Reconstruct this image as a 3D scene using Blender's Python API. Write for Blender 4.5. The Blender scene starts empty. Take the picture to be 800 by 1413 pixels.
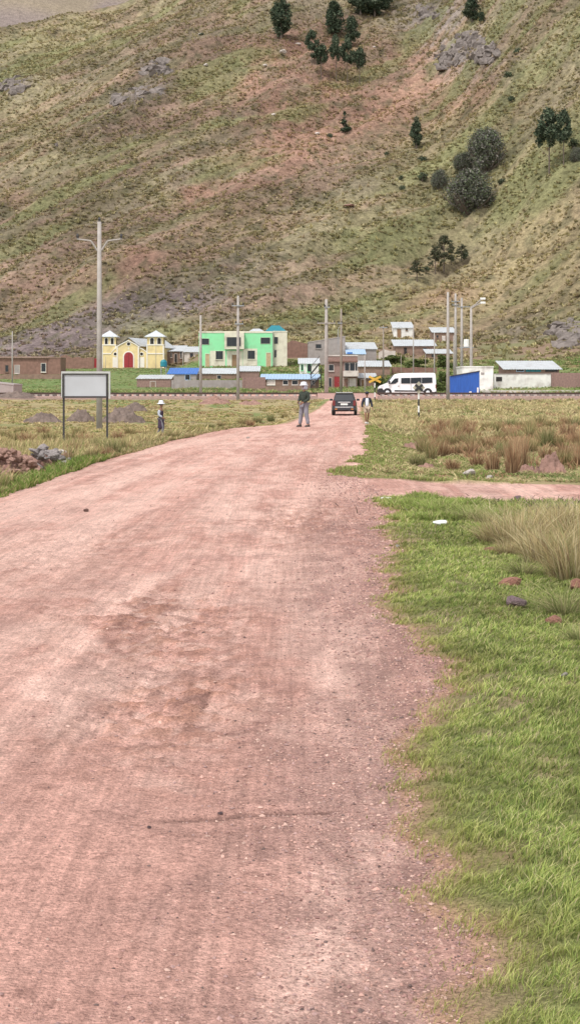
import bpy, bmesh, math, random
import numpy as np
from mathutils import Vector, Matrix

random.seed(7)
RNG = np.random.default_rng(11)
S = bpy.context.scene
COL = S.collection
R = math.radians

# ------------------------------------------------------------------ camera, world, sun, exposure
F, CX, HY, EYE = 2000.0, 400.0, 533.0, 1.6        # focal length and horizon in photo pixels, eye height in metres
cam_d = bpy.data.cameras.new('camera')
cam = bpy.data.objects.new('camera', cam_d)
COL.objects.link(cam)
cam.location = (0, 0, EYE)
cam.rotation_euler = (R(90), 0, 0)
cam_d.sensor_fit = 'VERTICAL'
cam_d.sensor_height = 36.0
cam_d.lens = F / 1413 * 36
cam_d.shift_y = -(1413 / 2 - HY) / 1413
cam_d.clip_start = 0.1
cam_d.clip_end = 6000
S.camera = cam

SUN_EL, SUN_AZ = 58, 215      # azimuth clockwise from +Y; soft light from behind-left of the camera
w = bpy.data.worlds.new('World')
S.world = w
w.use_nodes = True
nt = w.node_tree
nt.nodes.clear()
sky = nt.nodes.new('ShaderNodeTexSky')
sky.sky_type = 'NISHITA'
sky.sun_disc = False
sky.sun_elevation = R(SUN_EL)
sky.sun_rotation = R(SUN_AZ)
sky.altitude = 3800
sky.air_density = 1.0
sky.dust_density = 6.0
hsv = nt.nodes.new('ShaderNodeHueSaturation')
hsv.inputs['Saturation'].default_value = 0.10
bg = nt.nodes.new('ShaderNodeBackground')
bg.inputs['Strength'].default_value = 0.15
out = nt.nodes.new('ShaderNodeOutputWorld')
nt.links.new(sky.outputs[0], hsv.inputs['Color'])
nt.links.new(hsv.outputs[0], bg.inputs['Color'])
nt.links.new(bg.outputs[0], out.inputs[0])

sd = bpy.data.lights.new('sun', 'SUN')
sd.energy = 1.5
sd.angle = R(10)
sd.color = (1.0, 0.96, 0.9)
sun = bpy.data.objects.new('sun', sd)
COL.objects.link(sun)
_d = Vector((math.sin(R(SUN_AZ)) * math.cos(R(SUN_EL)), math.cos(R(SUN_AZ)) * math.cos(R(SUN_EL)), math.sin(R(SUN_EL))))
sun.rotation_euler = _d.to_track_quat('Z', 'Y').to_euler()
sun.location = (0, 0, 60)

S.view_settings.view_transform = 'Standard'
S.view_settings.look = 'None'
S.view_settings.gamma = 1
S.view_settings.use_curve_mapping = False
S.view_settings.exposure = 1.0
S.render.engine = 'CYCLES'
S.cycles.max_bounces = 4
S.cycles.diffuse_bounces = 2
S.cycles.glossy_bounces = 2
S.cycles.transmission_bounces = 2
S.cycles.transparent_max_bounces = 4

# ------------------------------------------------------------------ numeric noise
def _hash(ix, iy, seed):
    h = (ix.astype(np.int64) * 374761393 + iy.astype(np.int64) * 668265263 + seed * 974634777) & 0xffffffff
    h = ((h ^ (h >> 13)) * 1274126177) & 0xffffffff
    h = (h ^ (h >> 16)) & 0xffffffff
    return h.astype(np.float64) / 4294967295.0

def vnoise(x, y, seed=0):
    ix = np.floor(x); iy = np.floor(y)
    fx = x - ix; fy = y - iy
    fx = fx * fx * (3 - 2 * fx); fy = fy * fy * (3 - 2 * fy)
    a = _hash(ix, iy, seed); b = _hash(ix + 1, iy, seed)
    c = _hash(ix, iy + 1, seed); d = _hash(ix + 1, iy + 1, seed)
    return (a + (b - a) * fx) * (1 - fy) + (c + (d - c) * fx) * fy

def fbm(x, y, octv=4, seed=0, gain=0.5):
    x = np.asarray(x, float); y = np.asarray(y, float)
    t = np.zeros(np.broadcast(x, y).shape); amp = 1.0; tot = 0
    for o in range(octv):
        t = t + amp * vnoise(x * 2 ** o + 17.3 * o, y * 2 ** o - 9.1 * o, seed + o)
        tot += amp; amp *= gain
    return t / tot          # 0..1, mean .5

def sstep(a, b, v):
    t = np.clip((v - a) / (b - a), 0, 1)
    return t * t * (3 - 2 * t)

# ------------------------------------------------------------------ the lie of the land
EL = ([-50, 0, 20.4, 30, 41.5, 50, 57, 66, 76, 85, 105, 130, 136], [-7.8, -5.4, -4.15, -4.05, -3.5, -2.75, -2.0, -0.9, 0.0, 0.4, 1.5, 3.5, 3.8])
ER = ([-50, 0, 18, 20.6, 21.4, 25.1, 25.9, 30, 35, 45, 60, 80, 100, 130, 136], [-2.3, 0.22, 1.12, 1.3, 1.45, 1.2, 0.72, 1.3, 1.75, 2.45, 3.3, 4.0, 4.7, 6.4, 6.8])
CZ = ([-60, 55, 70, 85, 100, 115, 130, 137, 160, 180, 205, 215, 230, 245, 255, 275, 285, 310, 340, 380, 450, 540, 700, 950],
      [0, 0, -.25, -.37, -.4, -.2, .3, .55, .72, 1.1, 2.6, 3.5, 4.8, 6.0, 7.1, 10, 11.1, 19, 33, 54, 93, 148, 250, 400])
LZ = ([-60, 0, 20, 36, 45, 62, 80, 100, 125, 135], [-.25, -.2, -.22, -.35, -.42, -.6, -.78, -.7, -.1, .42])
RZ = ([-60, 0, 10, 20, 30, 60, 100, 125, 133, 137], [.02, .02, 0, -.03, -.18, -.38, -.38, -.05, .3, .5])

def edge_l(Y):
    return np.interp(Y, *EL) + 0.22 * (fbm(Y * 0.55, Y * 0 + 3.3, 3, 5) - .5) + .10 * (fbm(Y * 3.0, Y * 0 + 1.3, 2, 6) - .5)
def edge_r(Y):
    return np.interp(Y, *ER) + 0.58 * (fbm(Y * 1.1, Y * 0 + 8.3, 3, 15) - .5) + .34 * (fbm(Y * 4.2, Y * 0 + 5.3, 2, 16) - .5)

def H(X, Y, fine=False):
    X = np.asarray(X, float); Y = np.asarray(Y, float)
    spur = sstep(36, 90, X) * 55 * sstep(190, 235, Y)
    lag = sstep(-5, -90, X) * 22 * sstep(235, 290, Y)
    c = np.interp(Y + spur - lag, *CZ)
    cl_ = np.interp(Y + spur - lag, [215, 235, 252, 262, 285, 312, 340], [3.5, 4.3, 4.85, 5.7, 9.3, 18.5, 33])
    c = np.where((Y > 215) & (Y + spur - lag < 340), c + sstep(-15, -20, X) * (cl_ - c), c)
    el = np.interp(Y, *EL); er = np.interp(Y, *ER)
    lz = np.where(Y > 135, c, np.interp(Y, *LZ))
    rz = np.where(Y > 137, c, np.interp(Y, *RZ))
    z = c + sstep(0, 1.9, el - X) * (lz - c)
    z = z + sstep(0, 2.2, X - er) * (rz - c)
    hill = sstep(285, 340, Y)
    n = (fbm(X / 55, Y / 55, 3, 31) - .5) * 13 + (fbm((X * .8 - Y * .45) / 9, (X * .45 + Y * .8) / 26, 3, 37) - .5) * 5.0
    z = z + hill * n + sstep(262, 300, Y) * (fbm(X / 3.1, Y / 3.1, 3, 41) - .5) * 1.1
    # crest that falls to the left
    cr = 149.5 + .55 * (X + 85) + (fbm(X / 12, X * 0 + 3, 3, 9) - .5) * 3
    cr = np.where(X > 150, 153 + .55 * 235 + .1 * (X - 150), cr)
    cr = np.maximum(cr, 40 - .02 * np.abs(X)) - .42 * np.maximum(Y - 560, 0)
    k = 2.5
    z = np.where(Y > 380, -k * np.logaddexp(-z / k, -cr / k), z)
    return z

def hz(x, y):
    return float(H(np.array([x]), np.array([y]))[0])
def at(px, py, Y):
    return Vector(((px - CX) * Y / F, Y, EYE - (py - HY) * Y / F))
def gx(px, Y):
    return (px - CX) * Y / F
def ground_at(px, Y):
    x = gx(px, Y)
    return Vector((x, Y, hz(x, Y)))
_Ys = np.arange(225, 700, .5)
def on_hill(px, py):
    xs = (px - CX) / F * _Ys
    zr = EYE - (py - HY) * _Ys / F
    zt = H(xs, _Ys)
    i = np.argmax(zt >= zr)
    return Vector((xs[i], _Ys[i], zt[i]))

# ------------------------------------------------------------------ tagging
def tag(o, label=None, cat=None, group=None, kind=None):
    if label: o['label'] = label
    if cat: o['category'] = cat
    if group: o['group'] = group
    if kind: o['kind'] = kind
    return o
def empty(name, loc=(0, 0, 0), rz=0):
    o = bpy.data.objects.new(name, None)
    COL.objects.link(o); o.location = loc; o.rotation_euler = (0, 0, rz)
    o.empty_display_size = .3
    return o
def link(name, me, mats=None, parent=None):
    o = bpy.data.objects.new(name, me)
    COL.objects.link(o)
    if mats is not None:
        for m in (mats if isinstance(mats, (list, tuple)) else [mats]): me.materials.append(m)
    if parent: o.parent = parent
    return o
def copy_tree(o, parent=None):
    c = o.copy(); COL.objects.link(c)
    if parent: c.parent = parent
    for ch in list(o.children): copy_tree(ch, c)
    return c

# ------------------------------------------------------------------ materials
def rgb(r, g, b):
    f = lambda v: (v / 255 / 12.92) if v / 255 <= .04045 else ((v / 255 + .055) / 1.055) ** 2.4
    return (f(r), f(g), f(b))
def mat(name, col, rough=.85, var=.18, scale=4.0, bump=0.0, bscale=20.0, metal=0.0, stretch=None, spec=None, use_attr=False, dirt=0.0):
    m = bpy.data.materials.new(name); m.use_nodes = True
    t = m.node_tree; N = t.nodes; L = t.links
    b = N['Principled BSDF']
    b.inputs['Roughness'].default_value = rough
    b.inputs['Metallic'].default_value = metal
    if spec is not None: b.inputs['Specular IOR Level'].default_value = spec
    tc = N.new('ShaderNodeTexCoord')
    vec = tc.outputs['Object']
    if stretch:
        mp = N.new('ShaderNodeMapping'); mp.inputs['Scale'].default_value = stretch
        L.new(vec, mp.inputs[0]); vec = mp.outputs[0]
    n = N.new('ShaderNodeTexNoise'); n.inputs['Scale'].default_value = scale; n.inputs['Detail'].default_value = 6
    L.new(vec, n.inputs['Vector'])
    mr = N.new('ShaderNodeMapRange'); mr.inputs[1].default_value = .3; mr.inputs[2].default_value = .7
    mr.inputs[3].default_value = 1 - var; mr.inputs[4].default_value = 1 + var
    L.new(n.outputs[0], mr.inputs[0])
    mul = N.new('ShaderNodeVectorMath'); mul.operation = 'SCALE'
    if use_attr:
        a = N.new('ShaderNodeAttribute'); a.attribute_name = 'Col'
        L.new(a.outputs['Color'], mul.inputs[0])
    else:
        mul.inputs[0].default_value = col
    L.new(mr.outputs[0], mul.inputs['Scale'])
    res = mul.outputs[0]
    if dirt > 0:
        n3 = N.new('ShaderNodeTexNoise'); n3.inputs['Scale'].default_value = .9; n3.inputs['Detail'].default_value = 5
        L.new(tc.outputs['Object'], n3.inputs['Vector'])
        m3 = N.new('ShaderNodeMapRange'); m3.inputs[1].default_value = .48; m3.inputs[2].default_value = .7
        m3.inputs[3].default_value = 0; m3.inputs[4].default_value = dirt
        L.new(n3.outputs[0], m3.inputs[0])
        mx = N.new('ShaderNodeMix'); mx.data_type = 'RGBA'
        L.new(m3.outputs[0], mx.inputs['Factor']); L.new(res, mx.inputs['A'])
        mx.inputs['B'].default_value = (.20, .13, .10, 1)
        res = mx.outputs['Result']
    L.new(res, b.inputs['Base Color'])
    if bump > 0:
        n2 = N.new('ShaderNodeTexNoise'); n2.inputs['Scale'].default_value = bscale; n2.inputs['Detail'].default_value = 5
        L.new(vec, n2.inputs['Vector'])
        bp = N.new('ShaderNodeBump'); bp.inputs['Strength'].default_value = 1; bp.inputs['Distance'].default_value = bump
        L.new(n2.outputs[0], bp.inputs['Height']); L.new(bp.outputs[0], b.inputs['Normal'])
    return m

def leaf_mat(name, trans=.25, rough=.7, col=None):
    m = bpy.data.materials.new(name); m.use_nodes = True
    t = m.node_tree; N = t.nodes; L = t.links
    N.clear()
    o = N.new('ShaderNodeOutputMaterial')
    a = N.new('ShaderNodeAttribute'); a.attribute_name = 'Col'
    d = N.new('ShaderNodeBsdfDiffuse'); tr = N.new('ShaderNodeBsdfTranslucent')
    mx = N.new('ShaderNodeMixShader'); mx.inputs[0].default_value = trans
    L.new(a.outputs['Color'], d.inputs[0]); L.new(a.outputs['Color'], tr.inputs[0])
    L.new(d.outputs[0], mx.inputs[1]); L.new(tr.outputs[0], mx.inputs[2]); L.new(mx.outputs[0], o.inputs[0])
    return m
M_LEAF = leaf_mat('leaf_blades', .3)
M_TREE = leaf_mat('tree_leaves', .15)

# ------------------------------------------------------------------ mesh from arrays
def np_mesh(name, V, faces_list, col=None, smooth=False):
    """faces_list: list of int arrays (n,k)"""
    me = bpy.data.meshes.new(name)
    V = np.asarray(V, np.float32).reshape(-1, 3)
    me.vertices.add(len(V)); me.vertices.foreach_set('co', V.ravel())
    loops = np.concatenate([f.ravel() for f in faces_list]).astype(np.int32)
    tot = np.concatenate([np.full(len(f), f.shape[1], np.int32) for f in faces_list])
    start = np.concatenate([[0], np.cumsum(tot)[:-1]]).astype(np.int32)
    me.loops.add(len(loops)); me.loops.foreach_set('vertex_index', loops)
    me.polygons.add(len(tot)); me.polygons.foreach_set('loop_start', start); me.polygons.foreach_set('loop_total', tot)
    me.polygons.foreach_set('use_smooth', np.full(len(tot), smooth, bool))
    if col is not None:
        at_ = me.color_attributes.new('Col', 'FLOAT_COLOR', 'POINT')
        c4 = np.ones((len(V), 4), np.float32); c4[:, :3] = np.asarray(col, np.float32)
        at_.data.foreach_set('color', c4.ravel())
    me.update(calc_edges=True)
    return me
def grid_faces(nr, nc):
    i = np.arange(nr - 1)[:, None] * nc + np.arange(nc - 1)[None, :]
    i = i.ravel()
    return np.stack([i, i + 1, i + nc + 1, i + nc], 1)

def blades(P, h, wd, bend, col, tipcol=None, ang=None):
    """grass blades: P (n,3) roots, h heights, wd widths, bend (n,2) tip offset"""
    n = len(P)
    if ang is None: ang = RNG.uniform(0, np.pi, n)
    sx = np.cos(ang) * wd * .5; sy = np.sin(ang) * wd * .5
    V = np.empty((n, 5, 3)); C = np.empty((n, 5, 3))
    V[:, 0] = P; V[:, 1] = P
    V[:, 0, 0] -= sx; V[:, 0, 1] -= sy; V[:, 1, 0] += sx; V[:, 1, 1] += sy
    M = P + np.stack([bend[:, 0] * .3, bend[:, 1] * .3, h * .55], 1)
    V[:, 2] = M; V[:, 3] = M
    V[:, 2, 0] += sx * .8; V[:, 2, 1] += sy * .8; V[:, 3, 0] -= sx * .8; V[:, 3, 1] -= sy * .8
    V[:, 4] = P + np.stack([bend[:, 0], bend[:, 1], h], 1)
    tip = col if tipcol is None else tipcol
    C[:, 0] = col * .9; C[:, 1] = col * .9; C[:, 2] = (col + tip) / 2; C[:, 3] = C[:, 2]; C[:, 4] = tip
    b = np.arange(n)[:, None] * 5
    quads = b + np.array([[0, 1, 2, 3]]); tris = b + np.array([[3, 2, 4]])
    return V.reshape(-1, 3), [quads, tris], C.reshape(-1, 3)
# ------------------------------------------------------------------ the ground sheet
PINK = np.array([.60, .345, .287]); PINK_L = np.array([.75, .50, .425]); PINK_D = np.array([.47, .255, .21])
GRAV = np.array([.36, .215, .185]); SOIL = np.array([.17, .12, .07]); LAWN = np.array([.20, .22, .08])
STRAW = np.array([.36, .295, .16]); FIELD = np.array([.19, .225, .085]); REDD = np.array([.33, .155, .10])

def spacing(fine, step, grow, cap, end):
    xs = [fine]; s = step
    while xs[-1] < end:
        s = min(s * grow, cap) if xs[-1] < 160 else s * 1.12
        xs.append(xs[-1] + s)
    return xs
_fx = list(np.arange(-6, 6.001, .032))
_gr = spacing(6.0, .032, 1.035, 1.2, 900)[1:]
XS = np.array([-v for v in _gr[::-1]] + _fx + _gr)
_ys = [-60, -40, -25, -15, -8, -4, -1.5, 0.2, 1.2, 1.8]
while _ys[-1] < 272:
    y = _ys[-1]
    _ys.append(y + max(.016, y * (.0042 if y < 32 else .0085)) if y < 240 else y + 1.6)
YS = np.array(_ys)
GX, GY = np.meshgrid(XS, YS)
GZ = H(GX, GY)
el = edge_l(GY); er = edge_r(GY)
inroad = (GX > el) & (GX < er)
side = (GX > er - .3) & (GY > 20.7 + .35 * (fbm(GX * .8, GX * 0, 3, 61) - .5)) & (GY < 25.0 + .4 * (fbm(GX * .7, GX * 0 + 5, 3, 62) - .5)) & (GX < 60)
street = (GY > 146) & (GY < 163 + 3 * (fbm(GX * .1, GX * 0, 2, 63) - .5)) & (np.abs(GX) < 260)
cross = (GY >= 134) & (GY <= 147) & (GX > 3.2) & (GX < 7.5)
road = (inroad & (GY < 136)) | side | cross | street

# small relief
rel = (fbm(GX * 1.1, GY * .5, 4, 71) - .5) * .05
track = np.sin((GX - .048 * GY) * 2.4 + 1.2) * .008
pot = np.exp(-(((GX + .95) / .75) ** 2 + ((GY - 10.0) / 1.7) ** 2)) + 1.1 * np.exp(-(((GX + .62) / .5) ** 2 + ((GY - 7.3) / 1.15) ** 2)) \
    + .8 * np.exp(-(((GX - .3) / 1.3) ** 2 + ((GY - 17.5) / 3.5) ** 2)) + .6 * np.exp(-(((GX - .9) / 1.2) ** 2 + ((GY - 29) / 4) ** 2)) \
    + .6 * np.exp(-(((GX + 2.4) / .9) ** 2 + ((GY - 14) / 3) ** 2))
rough_n = fbm((GX + .3 * GY) * 17, (GY - .2 * GX) * 9, 4, 73) - .5
chunk = fbm(GX * 5, GY * 2.4, 3, 74)
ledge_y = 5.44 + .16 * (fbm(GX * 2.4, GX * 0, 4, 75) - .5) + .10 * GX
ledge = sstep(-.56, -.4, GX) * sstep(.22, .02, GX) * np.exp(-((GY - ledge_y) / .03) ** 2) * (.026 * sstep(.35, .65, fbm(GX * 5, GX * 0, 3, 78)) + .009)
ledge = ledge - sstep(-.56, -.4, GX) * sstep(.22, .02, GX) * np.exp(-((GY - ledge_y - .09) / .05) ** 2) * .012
roadrel = rel + track + pot * (rough_n * .085 - .012) + (fbm(GX * 16, GY * 9, 3, 76) - .5) * .012 - ledge
fieldrel = (fbm(GX * .6, GY * .6, 4, 81) - .5) * .22 + (fbm(GX * 4, GY * 4, 3, 82) - .5) * .05
lawn_w = sstep(0, .35, GX - er) * sstep(20.9, 20.2, GY)
near = sstep(150, 130, GY)
GZ = GZ + np.where(road, roadrel, fieldrel * near * (1 - .75 * lawn_w) * np.clip(np.minimum(np.abs(GX - er), np.abs(GX - el)) / 1.2, 0.1, 1) + roadrel * .4)
GZ = GZ + lawn_w * .03

# colour of the ground itself
def mixc(a, b, t):
    return a * (1 - t[..., None]) + b * t[..., None]
def rfbm(sx, sy, octv, seed, ang=.5, warp=.35):
    wx = GX + warp * (fbm(GX * 1.3, GY * .9, 2, seed + 500) - .5) * 2; wy = GY + warp * (fbm(GX * 1.1 + 7, GY * .8, 2, seed + 501) - .5) * 3
    a_ = math.cos(ang), math.sin(ang)
    return fbm(wx * sx * a_[0] + wy * sy * a_[1], -wx * sx * a_[1] + wy * sy * a_[0], octv, seed)
n1 = fbm((GX - .048 * GY) * 1.7, GY * .16, 4, 91); n2 = rfbm(.9, .35, 4, 92); n3 = fbm(GX * 7, GY * 3.2, 3, 93)
n4 = rfbm(3.3, 1.2, 5, 94)
FADE = .35 + .65 * sstep(5, 11, GY)
c = np.broadcast_to(PINK, GX.shape + (3,)).copy()
c = mixc(c, PINK_L, sstep(.5, .68, n1) * .75)
c = mixc(c, PINK_D, sstep(.54, .7, n2) * .45 * FADE)
fs = fbm((GX - .048 * GY) * 9, GY * .35, 3, 98); c = mixc(c, PINK_D, sstep(.54, .66, fs) * .28 * FADE); c = mixc(c, PINK_L, sstep(.54, .68, fbm((GX - .048 * GY) * 6 + 40, GY * .25, 3, 99)) * .35 * FADE)
hs = rfbm(2.2, 4.5, 5, 120, .15); c = mixc(c, PINK_L, sstep(.54, .66, hs) * .25 * FADE); c = mixc(c, PINK_D * .9, sstep(.58, .7, rfbm(3, 6, 5, 121, -.12)) * .4 * FADE)
c = mixc(c, PINK_D * .75, sstep(.66, .74, rfbm(9, 12, 4, 122, .2, .1)) * .5)
c = mixc(c, PINK_L * 1.04, sstep(.56, .7, n4) * .45)
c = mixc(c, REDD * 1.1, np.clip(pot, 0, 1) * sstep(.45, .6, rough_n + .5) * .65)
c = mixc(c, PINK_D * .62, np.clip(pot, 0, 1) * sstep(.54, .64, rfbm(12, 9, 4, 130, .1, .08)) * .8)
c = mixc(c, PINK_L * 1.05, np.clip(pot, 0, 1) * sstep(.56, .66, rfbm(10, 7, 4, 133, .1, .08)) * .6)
rut = np.exp(-(((GX - .048 * GY + .62 + .12 * (n2 - .5)) / .10) ** 2)) + np.exp(-(((GX - .048 * GY + 2.35 + .12 * (n2 - .5)) / .12) ** 2)) + np.exp(-(((GX - .048 * GY - .02) / .05) ** 2)); c = mixc(c, PINK_D * .95, np.clip(rut, 0, 1) * .3 * sstep(.4, .55, n4))
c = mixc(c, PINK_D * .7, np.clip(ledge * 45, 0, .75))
lightband = np.exp(-(((GX - .048 * GY + 1.55 + .3 * (n2 - .5)) / .5) ** 2)) * sstep(4, 9, GY) * sstep(40, 20, GY) + .7 * np.exp(-(((GX - .048 * GY + .1) / .22) ** 2)) + .5 * np.exp(-(((GX - .048 * GY + 3.2) / .6) ** 2))
c = mixc(c, PINK_L * 1.07, np.clip(lightband, 0, 1) * sstep(.38, .6, n4) * .6)
gv = sstep(-1.0, -.35, GX - er + .5 * (fbm(GX * 2, GY * .8, 3, 95) - .5)) * sstep(22, 15, GY)
c = mixc(c, GRAV, gv * (.2 + .5 * sstep(.4, .6, n3)))
c = mixc(c, GRAV * 1.1, sstep(.62, .72, fbm(GX * 2.6, GY * 1.1, 4, 97)) * .35)
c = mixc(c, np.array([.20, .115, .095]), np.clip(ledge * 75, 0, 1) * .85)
ls = fbm((GX - .05 * GY) * 16, GY * .22, 3, 140); ls2 = fbm((GX - .05 * GY) * 5, GY * .12 + 3, 3, 141)
c = c * (1 + .22 * (ls - .5) + .30 * (ls2 - .5))[..., None]
c = mixc(c, PINK_L * 1.03, sstep(-.4, -2.2, GX - .048 * GY) * sstep(.42, .6, n1) * .35)
roadc = c
# off the road
dry = fbm(GX * .35, GY * .16, 4, 101)
g = mixc(np.broadcast_to(STRAW, GX.shape + (3,)), FIELD, sstep(.52, .7, dry))
g = mixc(g, SOIL, sstep(.6, .75, fbm(GX * 1.3, GY * .6, 4, 102)) * .6)
vill = sstep(146, 152, GY)
gg = mixc(np.broadcast_to(np.array([.17, .225, .085]), GX.shape + (3,)), np.array([.21, .21, .09]), sstep(.45, .65, fbm(GX * .08, GY * .1, 4, 103)) * (.25 + .75 * sstep(-14, 4, GX)))
gg = mixc(gg, REDD * .75, sstep(.58, .68, fbm(GX * .13, GY * .2, 4, 104)) * .55 * sstep(-14, 0, GX))
gg = mixc(gg, np.array([.19, .12, .085]), np.exp(-((GY - 178) / 4.0) ** 2) * .8 * sstep(-32, -24, GX) * sstep(10, 4, GX))
gg = mixc(gg, mixc(np.broadcast_to(np.array([.20, .19, .10]), GX.shape + (3,)), np.array([.25, .175, .125]), sstep(.42, .6, fbm(GX / 6, GY / 9, 4, 105))), sstep(236, 252, GY + 6 * (fbm(GX / 8, GY / 8, 3, 106) - .5) - 8 * sstep(-14, 6, GX)*-1))
g = mixc(g, gg, vill)
pd = np.exp(-(((GX - 3.6) / 1.6) ** 2 + ((GY - 18.2) / 2.1) ** 2)) + np.exp(-(((GX - 5.4) / 3) ** 2 + ((GY - 20.4) / 1.0) ** 2))
g = mixc(g, np.array([.20, .15, .12]), np.clip(pd * 1.6 * sstep(.3, .5, n3), 0, 1))
lawn = sstep(0, .12, GX - er) * sstep(20.9, 20.5, GY) * sstep(6.0, 4.5, GX - er)
g = mixc(g, LAWN, lawn * sstep(.3, .45, n3 * .5 + n4 * .5))
bare = sstep(.56, .66, fbm(GX * 2.1, GY * 1.6, 3, 404)) * sstep(1.1, .3, GX - er) * lawn
g = mixc(g, np.broadcast_to(GRAV * .9, GX.shape + (3,)), bare * .35)
wedge = sstep(0, .15, GX - er) * sstep(3.4, 1.8, GX - er) * sstep(25, 25.6, GY) * sstep(62, 50, GY)
g = mixc(g, mixc(np.broadcast_to(LAWN * 1.0, GX.shape + (3,)), PINK_D, sstep(.5, .62, n4) * .6), wedge)
lw = sstep(0, .15, el - GX) * sstep(1.6, .9, el - GX) * sstep(62, 50, GY)
g = mixc(g, LAWN, lw * .9 * sstep(38, 30, GY)); g = mixc(g, REDD * .9, lw * .5 * sstep(32, 40, GY))
g = mixc(g, mixc(np.broadcast_to(REDD * 1.15, GX.shape + (3,)), PINK, n3), np.exp(-((np.minimum(np.abs(GX - er), np.abs(GX - el))) / .16) ** 2) * .7 * (GY < 130))
ballast = sstep(133.2, 134.2, GY) * sstep(144.5, 142.5, GY)
g = mixc(g, np.array([.30, .20, .17]), ballast * .9)
strip = np.exp(-((GY - 44 - 3 * (n2 - .5)) / 1.1) ** 2) * sstep(5, 7, GX) * sstep(.45, .6, n4)
g = mixc(g, PINK_L, strip * .7)
for (cx_, cy_, rx_, ry_) in [(5.0, 47, 1.3, 5), (8.2, 28.6, 1.6, 1.3), (3.7, 27.6, .8, 1.2), (3.0, 14.0, .35, .7), (3.6, 12.2, .5, .6), (-5.6, 23, .8, 2.0), (-5.2, 31, .6, 3)]:
    q = np.exp(-(((GX - cx_) / rx_) ** 2 + ((GY - cy_) / ry_) ** 2)) * sstep(.35, .55, n3 + .3 * (n4 - .5))
    g = mixc(g, REDD * 1.05, np.clip(q * 1.3, 0, .9))
soft = sstep(-.05, .05, GX - er) * (GY < 20) + sstep(-.05, .05, el - GX)
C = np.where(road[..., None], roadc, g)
spk = fbm(GX * 21, GY * 14, 2, 111)
C = C * (0.9 + .25 * spk[..., None])

# dirt material: vertex colour times fine noise, streaks and grit
def ground_mat(name, streak=True):
    m = bpy.data.materials.new(name); m.use_nodes = True
    t = m.node_tree; N = t.nodes; L = t.links
    b = N['Principled BSDF']; b.inputs['Roughness'].default_value = .95; b.inputs['Specular IOR Level'].default_value = .15
    a = N.new('ShaderNodeAttribute'); a.attribute_name = 'Col'
    tc = N.new('ShaderNodeTexCoord')
    def noise(scale, det, st=(1, 1, 1), rot=0):
        mp = N.new('ShaderNodeMapping'); mp.inputs['Scale'].default_value = st; mp.inputs['Rotation'].default_value = (0, 0, rot)
        L.new(tc.outputs['Object'], mp.inputs[0])
        n = N.new('ShaderNodeTexNoise'); n.inputs['Scale'].default_value = scale; n.inputs['Detail'].default_value = det; n.inputs['Roughness'].default_value = .6
        L.new(mp.outputs[0], n.inputs['Vector']); return n.outputs[0]
    def mr(x, a0, a1, b0, b1):
        q = N.new('ShaderNodeMapRange'); q.inputs[1].default_value = a0; q.inputs[2].default_value = a1; q.inputs[3].default_value = b0; q.inputs[4].default_value = b1
        L.new(x, q.inputs[0]); return q.outputs[0]
    def mul(x, y):
        q = N.new('ShaderNodeMath'); q.operation = 'MULTIPLY'; L.new(x, q.inputs[0]); L.new(y, q.inputs[1]); return q.outputs[0]
    grit = mr(noise(75, 6), .32, .68, .66, 1.3)
    mid = mr(noise(9, 7), .32, .68, .89, 1.1)
    f = mul(grit, mid)
    if streak:
        f = mul(f, mr(noise(14, 6, (2.4, .08, 1), .048), .35, .65, .86, 1.12))
        f = mul(f, mr(noise(26, 7, (1, 1.3, 1), .25), .4, .68, 1.08, .84))
        sc = mr(noise(40, 3, (.7, 1.5, 1)), .63, .72, 1.0, .62)
        f = mul(f, sc)
    v = N.new('ShaderNodeVectorMath'); v.operation = 'SCALE'
    L.new(a.outputs['Color'], v.inputs[0]); L.new(f, v.inputs['Scale']); L.new(v.outputs[0], b.inputs['Base Color'])
    add = N.new('ShaderNodeMath'); add.operation = 'ADD'
    L.new(noise(30, 6), add.inputs[0]); L.new(mr(noise(110, 3), 0, 1, 0, .5), add.inputs[1])
    bp = N.new('ShaderNodeBump'); bp.inputs['Strength'].default_value = .9; bp.inputs['Distance'].default_value = .03
    L.new(add.outputs[0], bp.inputs['Height']); L.new(bp.outputs[0], b.inputs['Normal'])
    return m
M_ROAD = ground_mat('red_dirt'); M_GROUND = ground_mat('field_soil', False)
V = np.stack([GX, GY, GZ], -1).reshape(-1, 3); Cf = C.reshape(-1, 3)
Fq = grid_faces(*GX.shape)
rm = road.ravel()[Fq].sum(1) >= 2
def sub_mesh(name, faces):
    used = np.unique(faces); idx = np.zeros(len(V), np.int64); idx[used] = np.arange(len(used))
    return np_mesh(name, V[used], [idx[faces]], Cf[used], smooth=True)
ywide = V[Fq[:, 0], 1]
tag(link('ground', sub_mesh('ground', Fq[~rm]), M_GROUND), kind='structure', label='grassy fields and village ground either side of the dirt road')
rmain = rm & (ywide < 144)
sidef = rmain & (V[Fq[:, 0], 0] > np.interp(ywide, *ER) + .25) & (ywide > 20.5) & (ywide < 26)
tag(link('road', sub_mesh('road', Fq[rmain & ~sidef]), M_ROAD), kind='structure', label='wide unpaved road of pinkish red dirt')
tag(link('side_track', sub_mesh('side_track', Fq[sidef]), M_ROAD), kind='structure', label='narrow dirt track leaving the road to the right')
tag(link('village_street', sub_mesh('village_street', Fq[rm & (ywide >= 144)]), M_ROAD), kind='structure', label='dusty street running along the railway')

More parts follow.
